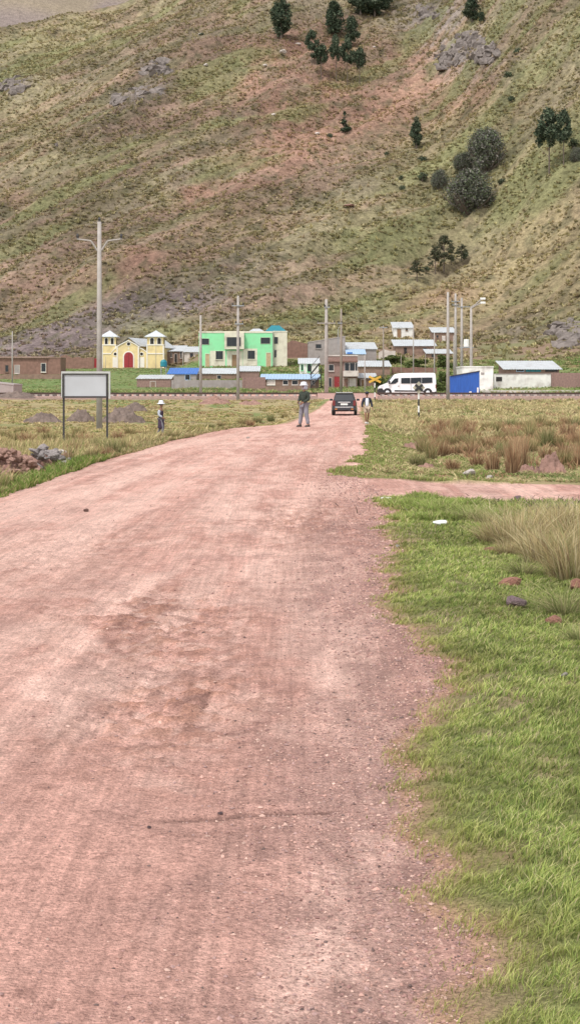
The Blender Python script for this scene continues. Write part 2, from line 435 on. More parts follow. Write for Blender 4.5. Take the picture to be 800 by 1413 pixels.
# ------------------------------------------------------------------ the hill
hx = np.concatenate([np.arange(-420, -170, 6), np.arange(-170, 170, .95), np.arange(170, 430, 6)])
hy = np.concatenate([np.arange(266, 600, 1.0), np.arange(600, 1000, 8)])
HX, HYY = np.meshgrid(hx, hy)
HZ = H(HX, HYY) - .35 * sstep(273, 268, HYY)
PX = CX + F * HX / HYY; PY = HY - F * (HZ - EYE) / HYY
# outcrop areas get broken rock relief
def blob(cx, cy, rx, ry, ang=0):
    dx = PX - cx; dy = PY - cy; a = R(ang)
    u = (dx * math.cos(a) + dy * math.sin(a)) / rx; v = (-dx * math.sin(a) + dy * math.cos(a)) / ry
    return np.exp(-(u * u + v * v))
RED = np.array([.285, .185, .145]); OLIVE = np.array([.222, .182, .13]); YEL = np.array([.25, .218, .125]); SCREE = np.array([.19, .15, .15]); DARK = np.array([.11, .105, .06]); STR = np.array([.30, .24, .14]); GRN = np.array([.20, .21, .095])
q1 = fbm(HX / 14, HYY / 14, 4, 201); q2 = fbm(HX / 4, HYY / 5, 4, 202); q3 = fbm((HX * .8 + HYY * .6) / 34, (-HX * .6 + HYY * .8) / 6, 4, 203)
c = mixc(np.broadcast_to(OLIVE, HX.shape + (3,)), YEL, sstep(.42, .66, q1) * .7)
c = mixc(c, np.array([.28, .185, .145]), sstep(.44, .58, q3) * .75)
c = mixc(c, np.array([.15, .125, .078]), sstep(.52, .64, fbm((HX * .8 + HYY * .6) / 12, (-HX * .6 + HYY * .8) / 2.2, 4, 208)) * .7)
yel = blob(110, 40, 170, 45, -15) + blob(720, 120, 130, 110) + blob(690, 260, 130, 60) + .8 * blob(500, 330, 200, 60) + .6 * blob(60, 200, 80, 60)
c = mixc(c, YEL * 1.1, np.clip(yel, 0, 1) * (.35 + .5 * sstep(.35, .6, q2)))
stw = blob(700, 400, 220, 60, -20) + blob(780, 340, 90, 70)
c = mixc(c, STR, np.clip(stw, 0, 1) * .75)
red = blob(520, 95, 160, 48, 5) + blob(400, 120, 90, 70) + .9 * blob(390, 215, 130, 30, -32) + 1.2 * blob(272, 264, 28, 14) + .6 * blob(130, 385, 130, 26, -12) + .5 * blob(30, 270, 70, 20) + 1.1 * blob(195, 352, 22, 16) \
    + blob(320, 226, 26, 7) + .55 * blob(480, 160, 130, 40) + .8 * blob(600, 410, 60, 14, -10) + .8 * blob(570, 130, 110, 35)
c = mixc(c, RED * np.array([1.12, 1.0, .97]), np.clip(red * 1.05, 0, 1) * (.3 + .5 * sstep(.38, .52, q2 * .6 + q1 * .4)))
scr = blob(120, 455, 170, 26, -18) + .8 * blob(40, 480, 60, 16) + .6 * blob(230, 428, 70, 12, -10)
c = mixc(c, SCREE, np.clip(scr * 1.4, 0, 1) * .9)
grn = blob(420, 478, 130, 12) + .9 * blob(470, 425, 120, 16, -12) + .8 * blob(225, 455, 60, 14) + .5 * blob(640, 240, 90, 80)
c = mixc(c, GRN * 1.15, np.clip(grn, 0, 1) * .8)
rk = blob(215, 95, 24, 13) + blob(195, 130, 42, 12, -15) + blob(20, 118, 26, 16) + blob(630, 70, 66, 34, 20) + blob(600, 25, 60, 24) + blob(785, 475, 32, 24) + .6 * blob(720, 452, 40, 14, -20) + .5 * blob(150, 165, 40, 14, -30)
rkm = np.clip(rk, 0, 1) * sstep(.4, .56, fbm(HX / 2.5, HYY / 2.5, 4, 205))
c = mixc(c, np.array([.27, .225, .20]), rkm * .9)
c = mixc(c, DARK, sstep(.6, .72, fbm(HX / 2.2, HYY / 3.0, 3, 207)) * .6)
big = fbm((HX * .8 + HYY * .6) / 45, (-HX * .6 + HYY * .8) / 12, 4, 209); c = c * (.77 + .40 * sstep(.3, .7, big))[..., None]
c = mixc(c, GRN * .95, sstep(.52, .66, fbm((HX * .8 + HYY * .6) / 38, (-HX * .6 + HYY * .8) / 9, 4, 219)) * .6)
# dark gully and terrace lines
def pline(pts, wpx):
    best = np.full(HX.shape, 1e9)
    for (a, b) in zip(pts[:-1], pts[1:]):
        ax, ay = a; bx, by = b
        t = np.clip(((PX - ax) * (bx - ax) + (PY - ay) * (by - ay)) / ((bx - ax) ** 2 + (by - ay) ** 2), 0, 1)
        best = np.minimum(best, np.hypot(PX - ax - t * (bx - ax), PY - ay - t * (by - ay)))
    return np.exp(-(best / wpx) ** 2)
terr = pline([(395, 462), (440, 440), (500, 415), (560, 402), (640, 380), (720, 352), (800, 325)], 2.2) + pline([(540, 398), (590, 388), (646, 352)], 2.2) \
    + pline([(655, 458), (720, 440), (800, 405)], 2.0) + pline([(655, 470), (700, 462)], 2.0) + .7 * pline([(430, 445), (520, 444), (640, 425)], 1.6) + .6 * pline([(240, 300), (300, 240), (430, 190)], 2)
HZ = HZ - np.clip(terr, 0, 1) * 1.1 + rkm * 2.0 * fbm(HX / 1.7, HYY / 1.7, 3, 211)
c = mixc(c, np.array([.12, .085, .055]), np.clip(terr, 0, 1) * .6)
gy_ = pline([(690, 150), (708, 120), (715, 60)], 9) * sstep(.4, .55, q2)
c = mixc(c, DARK, gy_ * .7)
HZ = HZ + (fbm(HX / 1.9, HYY / 1.9, 3, 215) - .5) * .9 + ((fbm((HX * .8 + HYY * .6) / 14, (-HX * .6 + HYY * .8) / 2.4, 3, 216) - .5) * 1.5 + (fbm((HX * .8 + HYY * .6) / 60, (-HX * .6 + HYY * .8) / 13, 3, 217) - .5) * 5) * sstep(285, 310, HYY)
M_HILL = bpy.data.materials.new('hill_soil'); M_HILL.use_nodes = True
def _hillmat(m):
    t = m.node_tree; N = t.nodes; L = t.links
    b = N['Principled BSDF']; b.inputs['Roughness'].default_value = .95; b.inputs['Specular IOR Level'].default_value = .1
    a = N.new('ShaderNodeAttribute'); a.attribute_name = 'Col'; tc = N.new('ShaderNodeTexCoord')
    def noise(s, d):
        n = N.new('ShaderNodeTexNoise'); n.inputs['Scale'].default_value = s; n.inputs['Detail'].default_value = d; n.inputs['Roughness'].default_value = .65
        L.new(tc.outputs['Object'], n.inputs['Vector']); return n.outputs[0]
    def mr(x, a0, a1, b0, b1):
        q = N.new('ShaderNodeMapRange'); q.inputs[1].default_value = a0; q.inputs[2].default_value = a1; q.inputs[3].default_value = b0; q.inputs[4].default_value = b1
        L.new(x, q.inputs[0]); return q.outputs[0]
    q = N.new('ShaderNodeMath'); q.operation = 'MULTIPLY'
    L.new(mr(noise(1.0, 6), .36, .64, .72, 1.22), q.inputs[0]); L.new(mr(noise(.25, 4), .35, .65, .8, 1.15), q.inputs[1])
    v = N.new('ShaderNodeVectorMath'); v.operation = 'SCALE'; L.new(a.outputs['Color'], v.inputs[0]); L.new(q.outputs[0], v.inputs['Scale'])
    L.new(v.outputs[0], b.inputs['Base Color'])
    bp = N.new('ShaderNodeBump'); bp.inputs['Strength'].default_value = 1; bp.inputs['Distance'].default_value = .9
    L.new(noise(.7, 5), bp.inputs['Height']); L.new(bp.outputs[0], b.inputs['Normal'])
_hillmat(M_HILL)
tag(link('hill', np_mesh('hill', np.stack([HX, HYY, HZ], -1), [grid_faces(*HX.shape)], c.reshape(-1, 3), True), M_HILL), kind='structure', label='steep dry hillside of scrub grass and red soil behind the village')
HILL_C = c

# far slope glimpsed beyond the crest at the top left
fx = np.linspace(-1500, 900, 160); fy = np.linspace(1000, 2300, 60)
FX, FY = np.meshgrid(fx, fy)
FZ = 90 + (FY - 1000) * .58 + np.clip(-FX - 150, 0, 900) * .12 + (fbm(FX / 160, FY / 160, 4, 301) - .5) * 70
FP = CX + F * FX / FY; FPY = HY - F * (FZ - EYE) / FY
fc = mixc(np.broadcast_to(np.array([.30, .245, .18]), FX.shape + (3,)), np.array([.26, .21, .19]), sstep(.4, .6, fbm(FX / 60, FY / 60, 4, 302)))
tag(link('far_hill', np_mesh('far_hill', np.stack([FX, FY, FZ], -1), [grid_faces(*FX.shape)], fc.reshape(-1, 3), True), M_HILL), kind='structure', label='bare beige slope beyond the hill crest')

# ------------------------------------------------------------------ grass
def zof(x, y):
    """height of the finished ground sheet by bilinear lookup"""
    i = np.clip(np.searchsorted(XS, x) - 1, 0, len(XS) - 2); j = np.clip(np.searchsorted(YS, y) - 1, 0, len(YS) - 2)
    tx = (x - XS[i]) / (XS[i + 1] - XS[i]); ty = (y - YS[j]) / (YS[j + 1] - YS[j])
    return (GZ[j, i] * (1 - tx) + GZ[j, i + 1] * tx) * (1 - ty) + (GZ[j + 1, i] * (1 - tx) + GZ[j + 1, i + 1] * tx) * ty
def zt(x, y): return float(zof(np.array([x]), np.array([y]))[0])
def rand_col(n, cols, wts):
    k = RNG.choice(len(cols), n, p=np.array(wts) / sum(wts))
    return np.array(cols)[k] * RNG.uniform(.78, 1.22, n)[:, None]

# lawn by the road
N0 = 420000
Y0 = 2.6 * (21.6 / 2.6) ** RNG.random(N0)
er0 = edge_r(Y0)
X0 = er0 + RNG.random(N0) ** .8 * (np.clip(.2 * Y0 - er0, 0, 4) + 1.7) - .12
cl = fbm(X0 * 5, Y0 * 5, 3, 401); cl2 = fbm(X0 * 1.3, Y0 * 1.3, 3, 402); cl3 = fbm(X0 * 14, Y0 * 14, 2, 403)
dens = sstep(-.12, .3, X0 - er0 + .25 * (cl - .5) + .2 * (cl3 - .5)) * (.35 + .65 * sstep(.28, .5, cl3))
dens *= 1 - .9 * np.clip(np.exp(-(((X0 - 3.6) / 1.5) ** 2 + ((Y0 - 18.2) / 1.6) ** 2)) + np.exp(-(((X0 - 5.4) / 3) ** 2 + ((Y0 - 20.4) / .8) ** 2)), 0, 1)
dens *= 1 - .45 * sstep(.56, .66, fbm(X0 * 2.1, Y0 * 1.6, 3, 404)) * sstep(1.1, .3, X0 - er0)
keep = (RNG.random(N0) < dens) & (Y0 < 20.6)
X0, Y0, cl, cl2, cl3, er0 = [a[keep] for a in (X0, Y0, cl, cl2, cl3, er0)]
n = len(X0)
h0 = (.008 + .012 * sstep(.35, .7, cl) + .017 * sstep(.46, .66, cl3)) * RNG.uniform(.6, 1.3, n) * sstep(-.3, .35, X0 - er0 + .1) 
h0 = h0 * (1 + .9 * sstep(15, 19, Y0)) + .01
wd0 = np.maximum(.0022, .00062 * Y0) * RNG.uniform(.8, 1.4, n)
colr = rand_col(n, [(.38, .43, .13), (.29, .37, .11), (.49, .48, .21), (.15, .21, .06), (.52, .44, .27)], [4, 4, 2.8, 2.0, 1.2])
edgeT = sstep(.45, .0, X0 - er0)
colr = colr * (1 - .5 * edgeT[:, None]) + np.array([.36, .31, .12]) * (.5 * edgeT[:, None])
colr = colr * ((.80 + .36 * sstep(.3, .65, cl2)) * (.68 + .42 * sstep(.32, .58, cl3)))[:, None]  # shade in the gaps between turf clumps is painted into the blade colour
bend = RNG.normal(0, 1, (n, 2)) * (h0 * .55)[:, None] + np.array([.012, -.004])
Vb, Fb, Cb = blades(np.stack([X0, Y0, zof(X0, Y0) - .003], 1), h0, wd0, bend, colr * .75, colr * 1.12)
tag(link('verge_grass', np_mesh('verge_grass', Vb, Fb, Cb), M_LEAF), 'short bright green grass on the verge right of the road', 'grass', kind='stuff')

# green strips: left verge, wedge beyond the side track
def strip_grass(name, label, X, Y, h, cols, wts, lean=.5, wk=.0009, clumpy=1):
    n = len(X)
    cl = fbm(X * 2.2, Y * 1.3, 3, 411)
    h = h * (.5 + clumpy * sstep(.35, .68, cl)) * RNG.uniform(.6, 1.3, n)
    col = rand_col(n, cols, wts)
    wd = np.maximum(.004, wk * Y) * RNG.uniform(.8, 1.3, n)
    bend = RNG.normal(0, 1, (n, 2)) * (h * lean)[:, None]
    V_, F_, C_ = blades(np.stack([X, Y, zof(X, Y) - .01], 1), h, wd, bend, col * .72, col * 1.12)
    return tag(link(name, np_mesh(name, V_, F_, C_), M_LEAF), label, 'grass', kind='stuff')
n = 60000
Yl = RNG.uniform(14, 62, n) ** 1.0; Xl = edge_l(Yl) - RNG.random(n) ** 1.2 * 1.9 + .05
k = ~((Xl < gx(66, 1) * Yl) & (Yl < 33) & (Yl > 26.8)); Xl, Yl = Xl[k], Yl[k]
_nr = (Yl + 4 * (fbm(Yl * .4, Xl, 2, 455) - .5) < 33)
strip_grass('left_verge_grass', 'green grass along the near left edge of the dirt road', Xl[_nr], Yl[_nr], np.full(_nr.sum(), .11), [(.17, .25, .06), (.25, .30, .09), (.38, .33, .16)], [3, 2, 1.6])
strip_grass('dry_verge_grass', 'yellowish dry grass along the far left edge of the road', Xl[~_nr], Yl[~_nr], np.full((~_nr).sum(), .10), [(.48, .38, .22), (.38, .33, .16), (.24, .27, .10)], [3, 2, 1.6])
n = 60000
Yw = RNG.uniform(25.1, 62, n); Xw = edge_r(Yw) + RNG.random(n) ** 1.1 * 2.9 - .03
strip_grass('wedge_grass', 'low green grass on the corner beyond the side track', Xw, Yw, np.full(n, .055), [(.26, .32, .10), (.34, .38, .13), (.44, .38, .19), (.40, .26, .17)], [3, 2, 1.6, .8])
n = 22000
Yc = RNG.uniform(17.0, 20.6, n); Xc = edge_r(Yc) + RNG.random(n) * 2.3 + .1
kk = (Xc < np.minimum(1.5 + (20.9 - Yc) * 1.0, 2.9))
strip_grass('corner_grass', 'longer green grass at the corner by the side track', Xc[kk], Yc[kk], np.full(kk.sum(), .075), [(.28, .36, .10), (.36, .42, .13), (.46, .43, .20)], [3, 2, 1.4])

# dry field grass, in clumps
def clumps(name, label, X, Y, h, cols, wts, nb, spread, cat='grass', wk=.0011):
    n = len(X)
    Xr = np.repeat(X, nb) + RNG.normal(0, 1, n * nb) * np.repeat(spread, nb); Yr = np.repeat(Y, nb) + RNG.normal(0, 1, n * nb) * np.repeat(spread, nb)
    hr = np.repeat(h, nb) * RNG.uniform(.55, 1.15, n * nb)
    base = np.repeat(rand_col(n, cols, wts), nb, 0) * RNG.uniform(.8, 1.2, n * nb)[:, None]
    wd = np.maximum(.006, wk * Yr) * RNG.uniform(.7, 1.2, n * nb)
    off = np.stack([Xr - np.repeat(X, nb), Yr - np.repeat(Y, nb)], 1)
    bend = off * 1.2 + RNG.normal(0, 1, (n * nb, 2)) * (hr * .22)[:, None]
    V_, F_, C_ = blades(np.stack([Xr, Yr, zof(Xr, Yr) - .02], 1), hr, wd, bend, base * .7, base * 1.15)
    return tag(link(name, np_mesh(name, V_, F_, C_), M_LEAF), label, cat, kind='stuff')
def field_pts(n, side_):
    Y = 23 * (133 / 23) ** RNG.random(n)
    if side_ < 0: X = edge_l(Y) - .6 - RNG.random(n) * (.26 * Y + 4)
    else:
        Y = np.maximum(Y, 26 + RNG.random(n)); X = edge_r(Y) + .5 + RNG.random(n) * (.24 * Y + 4)
    return X, Y
n = 21000
X, Y = field_pts(n, -1); d = fbm(X * .25, Y * .12, 3, 421); k = RNG.random(n) < (.25 + .75 * sstep(.35, .6, d)); X, Y, d = X[k], Y[k], d[k]
k = ~((X > gx(0, 1) * Y - 1) & (X < gx(92, 1) * Y) & (Y < 33.2) & (Y > 25)); X, Y, d = X[k], Y[k], d[k]
clumps('left_field_grass', 'dry straw and green grass across the left field', X, Y, (.14 + .14 * sstep(60, 36, Y)) + .26 * sstep(.4, .7, d) * sstep(90, 30, Y), [(.56, .45, .25), (.46, .40, .19), (.30, .32, .12), (.42, .29, .17)], [4, 3, 1.4, 1.2], 9, np.full(len(X), .09))
n = 21000
X, Y = field_pts(n, 1); d = fbm(X * .25, Y * .12, 3, 431)
k = RNG.random(n) < (.2 + .8 * sstep(.35, .6, d)); X, Y, d = X[k], Y[k], d[k]
gpatch = (Y < 52)
k = (~gpatch) | (RNG.random(len(X)) < .45); X, Y, d = X[k], Y[k], d[k]
clumps('right_field_grass', 'pale dry grass across the right field', X, Y, .10 + .20 * sstep(45, 62, Y) * RNG.uniform(.6, 1, len(X)), [(.58, .48, .27), (.50, .43, .23), (.34, .35, .15), (.44, .30, .19)], [5, 3, 1.4, 1], 9, np.full(len(X), .1))
n = 26000
Y = RNG.uniform(26, 56, n); X = edge_r(Y) + 2.2 + RNG.random(n) * 9
clumps('right_meadow_grass', 'short green meadow grass between the rust coloured tussocks', X, Y, np.full(n, .06), [(.20, .28, .09), (.27, .32, .12), (.36, .32, .17)], [3, 3, 1.4], 4, np.full(n, .06))
n = 5200
Y = RNG.uniform(29, 72, n); X = edge_r(Y) + 2.6 + RNG.random(n) * (3 + .16 * Y); d = fbm(X * .7, Y * .22, 3, 471); k = d > .5; X, Y = X[k], Y[k]
clumps('rusty_meadow_grass', 'rusty brown dry grass in loose patches between the tussocks', X, Y, RNG.uniform(.12, .34, len(X)), [(.42, .25, .15), (.50, .36, .21), (.34, .27, .13), (.30, .17, .11)], [3, 3, 2, 1], 9, np.full(len(X), .12))
# village greenery
n = 16000
Y = RNG.uniform(163, 245, n); X = RNG.uniform(-60, 62, n)
d = fbm(X * .12, Y * .15, 3, 441); gm = (X < -14) & (Y > 176)
k = (RNG.random(n) < np.where(gm, .35, .25 + .75 * sstep(.4, .6, d))) ; X, Y, gm = X[k], Y[k], gm[k]
clumps('village_grass', 'tufts of grass on the village ground', X, Y, np.where(gm, .12, .34), [(.21, .30, .10), (.32, .34, .15), (.42, .36, .20)], [3, 2, 1.5], 7, np.full(len(X), .28))

# hillside tussocks
n = 130000
X = RNG.uniform(-165, 165, n); Y = 236 + 326 * RNG.random(n) ** .85
k = (np.abs(X) < .27 * Y + 8) & ((Y > 262) | (X > 9) | ((X > -60) & (Y > 256)) ) & ((Y > 250) | (X > 22)); X, Y = X[k], Y[k]
Z = H(X, Y)
i = np.clip(np.searchsorted(hx, X), 1, len(hx) - 1); j = np.clip(np.searchsorted(hy, Y), 1, len(hy) - 1)
ground_c = HILL_C[j, i]; Z = np.where(Y < 270, zof(X, np.minimum(Y, 271)), HZ[j, i] * .5 + HZ[j - 1, i - 1] * .5)
redness = ground_c[:, 0] / (ground_c[:, 1] + 1e-6)
dn = fbm((X * .8 + Y * .6) / 16, (-X * .6 + Y * .8) / 3.5, 3, 451)
k = RNG.random(len(X)) < np.clip(2.2 - redness, .16, 1) * (.25 + .75 * sstep(.40, .55, dn)); X, Y, Z, ground_c = X[k], Y[k], Z[k], ground_c[k]
nb = 6; n = len(X)
hgt = RNG.uniform(.25, .8, n) * np.where(RNG.random(n) < .05, 1.9, 1)
a = RNG.uniform(0, 2 * np.pi, n * nb); rr = RNG.uniform(.05, .5, n * nb)
base = rand_col(n, [(.46, .40, .20), (.34, .31, .14), (.60, .52, .32), (.19, .18, .10), (.32, .23, .15)], [3, 2.6, 2.2, 2.0, 2])
base = base * .55 + ground_c * np.array([1, 1.0, .95]) * .75
base = np.repeat(base, nb, 0) * RNG.uniform(.8, 1.2, n * nb)[:, None]
hr = np.repeat(hgt, nb) * RNG.uniform(.6, 1.1, n * nb)
Xr = np.repeat(X, nb) + np.cos(a) * rr * .6; Yr = np.repeat(Y, nb) + np.sin(a) * rr * .6
bend = np.stack([np.cos(a), np.sin(a)], 1) * (rr * 1.3)[:, None]
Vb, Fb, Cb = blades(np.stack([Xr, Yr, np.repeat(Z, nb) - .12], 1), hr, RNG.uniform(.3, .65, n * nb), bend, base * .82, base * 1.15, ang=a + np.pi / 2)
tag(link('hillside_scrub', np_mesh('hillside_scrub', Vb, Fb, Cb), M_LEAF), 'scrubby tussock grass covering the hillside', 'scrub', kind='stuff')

# loose grit on the road shoulder
def stones_mesh(name, P, s, cols):
    n = len(P)
    base = np.array([[1, 0, 0], [-1, 0, 0], [0, 1, 0], [0, -1, 0], [0, 0, 1], [0, 0, -1]], float)
    V_ = base[None] * RNG.uniform(.55, 1.25, (n, 6, 3)) + RNG.normal(0, .15, (n, 6, 3))
    a = RNG.uniform(0, 6.28, n); ca, sa = np.cos(a)[:, None], np.sin(a)[:, None]
    x = V_[..., 0] * ca - V_[..., 1] * sa; y = V_[..., 0] * sa + V_[..., 1] * ca
    V_ = np.stack([x, y, V_[..., 2] * .6], -1) * s[:, None, None] + P[:, None]
    f = np.array([[0, 2, 4], [2, 1, 4], [1, 3, 4], [3, 0, 4], [2, 0, 5], [1, 2, 5], [3, 1, 5], [0, 3, 5]])
    Fc = (np.arange(n)[:, None, None] * 6 + f[None]).reshape(-1, 3)
    return np_mesh(name, V_.reshape(-1, 3), [Fc], np.repeat(cols, 6, 0))
M_STONE_V = mat('loose_stone', (1, 1, 1), .9, .2, 30, use_attr=True)
n = 26000
Y = 2.8 * (26 / 2.8) ** RNG.random(n); X = edge_r(Y) - np.abs(RNG.normal(0, .42, n)) + .08
m2 = 2600
Y2 = 2.8 * (45 / 2.8) ** RNG.random(m2); X2 = RNG.uniform(0, 1, m2) * (edge_r(Y2) - edge_l(Y2)) + edge_l(Y2)
pk = RNG.random(m2) < .5
Y2 = np.where(pk, np.where(RNG.random(m2) < .5, RNG.normal(10, 1.2, m2), RNG.normal(7.0, .9, m2)), Y2); X2 = np.where(pk, RNG.normal(-.75, .5, m2), X2)
X, Y = np.concatenate([X, X2]), np.concatenate([Y, Y2])
s = np.minimum(RNG.lognormal(-5.5, .42, len(X)), .011) * (.8 + .06 * Y)
tag(link('road_gravel', stones_mesh('road_gravel', np.stack([X, Y, zof(X, Y) + s * .15], 1), s, rand_col(len(X), [(.44, .26, .215), (.30, .17, .15), (.54, .36, .30), (.36, .23, .21), (.15, .10, .09)], [3, 3, 2, 2, .6])), M_STONE_V), 'loose reddish gravel along the right shoulder of the road', 'gravel', kind='stuff')
# ------------------------------------------------------------------ solid builder
class MB:
    def __init__(s): s.v = []; s.f = []
    def add(s, vs, fs):
        o = len(s.v); s.v += [tuple(p) for p in vs]; s.f += [tuple(i + o for i in q) for q in fs]; return s
    def box(s, x0, x1, y0, y1, z0, z1):
        return s.add([(x0, y0, z0), (x1, y0, z0), (x1, y1, z0), (x0, y1, z0), (x0, y0, z1), (x1, y0, z1), (x1, y1, z1), (x0, y1, z1)],
                     [(3, 2, 1, 0), (4, 5, 6, 7), (0, 1, 5, 4), (1, 2, 6, 5), (2, 3, 7, 6), (3, 0, 4, 7)])
    def prism(s, pts, axis, a, b):
        """extrude a 2-D outline: axis 'y' -> pts are (x,z); 'x' -> (y,z); 'z' -> (x,y)"""
        n = len(pts)
        mk = {'y': lambda p, t: (p[0], t, p[1]), 'x': lambda p, t: (t, p[0], p[1]), 'z': lambda p, t: (p[0], p[1], t)}[axis]
        vs = [mk(p, a) for p in pts] + [mk(p, b) for p in pts]
        return s.add(vs, [tuple(range(n))[::-1], tuple(range(n, 2 * n))] + [(i, (i + 1) % n, (i + 1) % n + n, i + n) for i in range(n)])
    def tube(s, pts, rad, n=10, cap=True):
        rings = []
        for k, p in enumerate(pts):
            p = Vector(p)
            d = (Vector(pts[min(k + 1, len(pts) - 1)]) - Vector(pts[max(k - 1, 0)])).normalized()
            u = d.cross(Vector((0, 1, 0))) if abs(d.y) < .9 else d.cross(Vector((1, 0, 0)))
            u.normalize(); v = d.cross(u)
            r = rad[k] if isinstance(rad, (list, tuple)) else rad
            rings.append([p + (u * math.cos(2 * math.pi * i / n) + v * math.sin(2 * math.pi * i / n)) * r for i in range(n)])
        vs = [q for ring in rings for q in ring]
        fs = [(k * n + i, k * n + (i + 1) % n, (k + 1) * n + (i + 1) % n, (k + 1) * n + i) for k in range(len(pts) - 1) for i in range(n)]
        if cap: fs += [tuple(range(n))[::-1], tuple(range((len(pts) - 1) * n, len(pts) * n))]
        return s.add(vs, fs)
    def lathe(s, prof, c=(0, 0, 0), n=16, sy=1.0):
        vs = [(c[0] + r * math.cos(2 * math.pi * i / n), c[1] + sy * r * math.sin(2 * math.pi * i / n), c[2] + z) for r, z in prof for i in range(n)]
        fs = [(k * n + i, k * n + (i + 1) % n, (k + 1) * n + (i + 1) % n, (k + 1) * n + i) for k in range(len(prof) - 1) for i in range(n)]
        fs += [tuple(range(n))[::-1], tuple(range((len(prof) - 1) * n, len(prof) * n))]
        return s.add(vs, fs)
    def build(s, name, m, parent=None, bevel=0, smooth=False):
        me = bpy.data.meshes.new(name); me.from_pydata(s.v, [], s.f)
        bm = bmesh.new(); bm.from_mesh(me); bmesh.ops.recalc_face_normals(bm, faces=bm.faces[:])
        if bevel: bmesh.ops.bevel(bm, geom=bm.edges[:], offset=bevel, segments=2, affect='EDGES', profile=.7)
        if smooth:
            for f in bm.faces: f.smooth = True
        bm.to_mesh(me); bm.free()
        return link(name, me, m, parent)

M = {}
M['adobe'] = mat('adobe', (.25, .165, .125), .95, .22, 2.2, .03, 9, dirt=.3)
M['adobe_red'] = mat('adobe_red', (.235, .135, .105), .95, .22, 2.0, .03, 9)
M['brick'] = mat('brick_wall', (.27, .17, .145), .9, .2, 5, .02, 16)
M['greyblock'] = mat('grey_block', (.33, .29, .275), .9, .13, 2.0, .02, 9, dirt=.25)
M['plaster'] = mat('white_plaster', (.74, .72, .68), .85, .10, 1.2, .006, 8, dirt=.5)
M['whitewash'] = mat('whitewash', (.62, .55, .50), .9, .12, 1.5, .02, 8, dirt=.5)
M['cream'] = mat('cream_wall', (.66, .62, .50), .85, .07, 1.0, .006, 8, dirt=.4)
M['yellow'] = mat('yellow_wall', (.74, .60, .31), .85, .07, 1.0, .006, 8, dirt=.3)
M['green'] = mat('mint_wall', (.27, .70, .37), .8, .07, .9, .006, 8, dirt=.28)
M['trim'] = mat('white_trim', (.78, .74, .66), .8, .05, 2)
M['tin'] = mat('tin_roof', (.62, .65, .68), .45, .12, 3, .02, 6, .2, stretch=(4, .5, 1), dirt=.25)
M['tinblue'] = mat('blue_tin', (.42, .58, .78), .45, .12, 3, .02, 6, .1, stretch=(4, .5, 1), dirt=.15)
M['blueroof'] = mat('blue_roof', (.05, .17, .52), .45, .14, 2, .01, 6, stretch=(4, .5, 1))
M['teal'] = mat('teal_roof', (.01, .20, .25), .5, .12, 2, .02, 6, stretch=(4, .5, 1))
M['glass'] = mat('window_glass', (.012, .016, .02), .15, .1, 2, spec=.3)
M['dark'] = mat('dark_opening', (.03, .026, .024), .9, .2, 3)
M['redpaint'] = mat('red_paint', (.30, .025, .03), .6, .15, 3)
M['wood'] = mat('door_wood', (.26, .16, .09), .8, .2, 4, stretch=(6, 6, .6))
M['tan'] = mat('tan_door', (.45, .33, .20), .8, .15, 3)
M['bluesheet'] = mat('blue_sheet', (.02, .10, .40), .5, .14, 1.5, .02, 5, stretch=(6, 1, .5))
M['concrete'] = mat('pole_concrete', (.36, .325, .30), .85, .13, 3, .006, 20)
M['polewood'] = mat('pole_wood', (.26, .215, .18), .9, .2, 3, .006, 20, stretch=(6, 6, .5))
M['steel'] = mat('grey_steel', (.30, .31, .32), .5, .12, 5, metal=.4)
M['black'] = mat('black_plastic', (.018, .018, .02), .55, .15, 6)
M['rubber'] = mat('tyre_rubber', (.022, .021, .021), .85, .2, 8)
M['vanwhite'] = mat('white_car_paint', (.80, .80, .80), .28, .03, 1.5, spec=.5)
M['carblack'] = mat('dark_car_paint', (.022, .024, .03), .22, .15, 2, spec=.6)
M['chrome'] = mat('chrome', (.62, .62, .62), .25, .05, 4, metal=.8)
M['redlight'] = mat('red_lamp_cover', (.16, .015, .015), .25, .1, 5)
M['orange'] = mat('orange_lamp_cover', (.6, .2, .03), .25, .1, 5)
M['lampglass'] = mat('clear_lamp_cover', (.62, .64, .66), .15, .05, 5)
M['plate'] = mat('number_plate', (.75, .75, .72), .5, .05, 5)
M['rail'] = mat('rusty_rail', (.085, .05, .038), .6, .2, 6)
M['sleeper'] = mat('concrete_sleeper', (.42, .36, .33), .9, .15, 5)
M['signgrey'] = mat('blank_board', (.50, .51, .53), .6, .07, 1.3, dirt=.12)
M['signframe'] = mat('board_frame', (.50, .50, .48), .6, .1, 4)
M['darkmetal'] = mat('dark_metal_post', (.045, .04, .04), .6, .2, 8)
M['white'] = mat('white_paint', (.74, .73, .70), .6, .08, 5)
M['blackpaint'] = mat('black_paint', (.03, .03, .03), .6, .15, 5)
M['yellowsign'] = mat('yellow_sign_paint', (.62, .36, .05), .6, .1, 4)
M['signback'] = mat('sign_plate', (.42, .39, .30), .6, .12, 6)
M['mound'] = mat('heaped_soil', (.175, .13, .11), .95, .3, 3, .12, 5)
M['mound_red'] = mat('heaped_red_soil', (.30, .175, .14), .95, .28, 3, .12, 5)
M['rock_grey'] = mat('grey_rock', (.32, .28, .27), .9, .28, 4, .03, 9)
M['rock_pale'] = mat('pale_rock', (.52, .46, .42), .9, .2, 4, .03, 9)
M['rock_red'] = mat('red_rock', (.36, .17, .12), .9, .28, 4, .03, 9)
M['rock_purple'] = mat('purple_rock', (.22, .15, .16), .85, .25, 4, .03, 9)
M['rock_hill'] = mat('hill_rock', (.19, .16, .145), .9, .32, .8, .25, 1.4)
M['pave'] = mat('pavement_slab', (.55, .50, .46), .9, .12, .8, .01, 6)
M['bark'] = mat('tree_bark', (.13, .10, .08), .95, .25, 3)
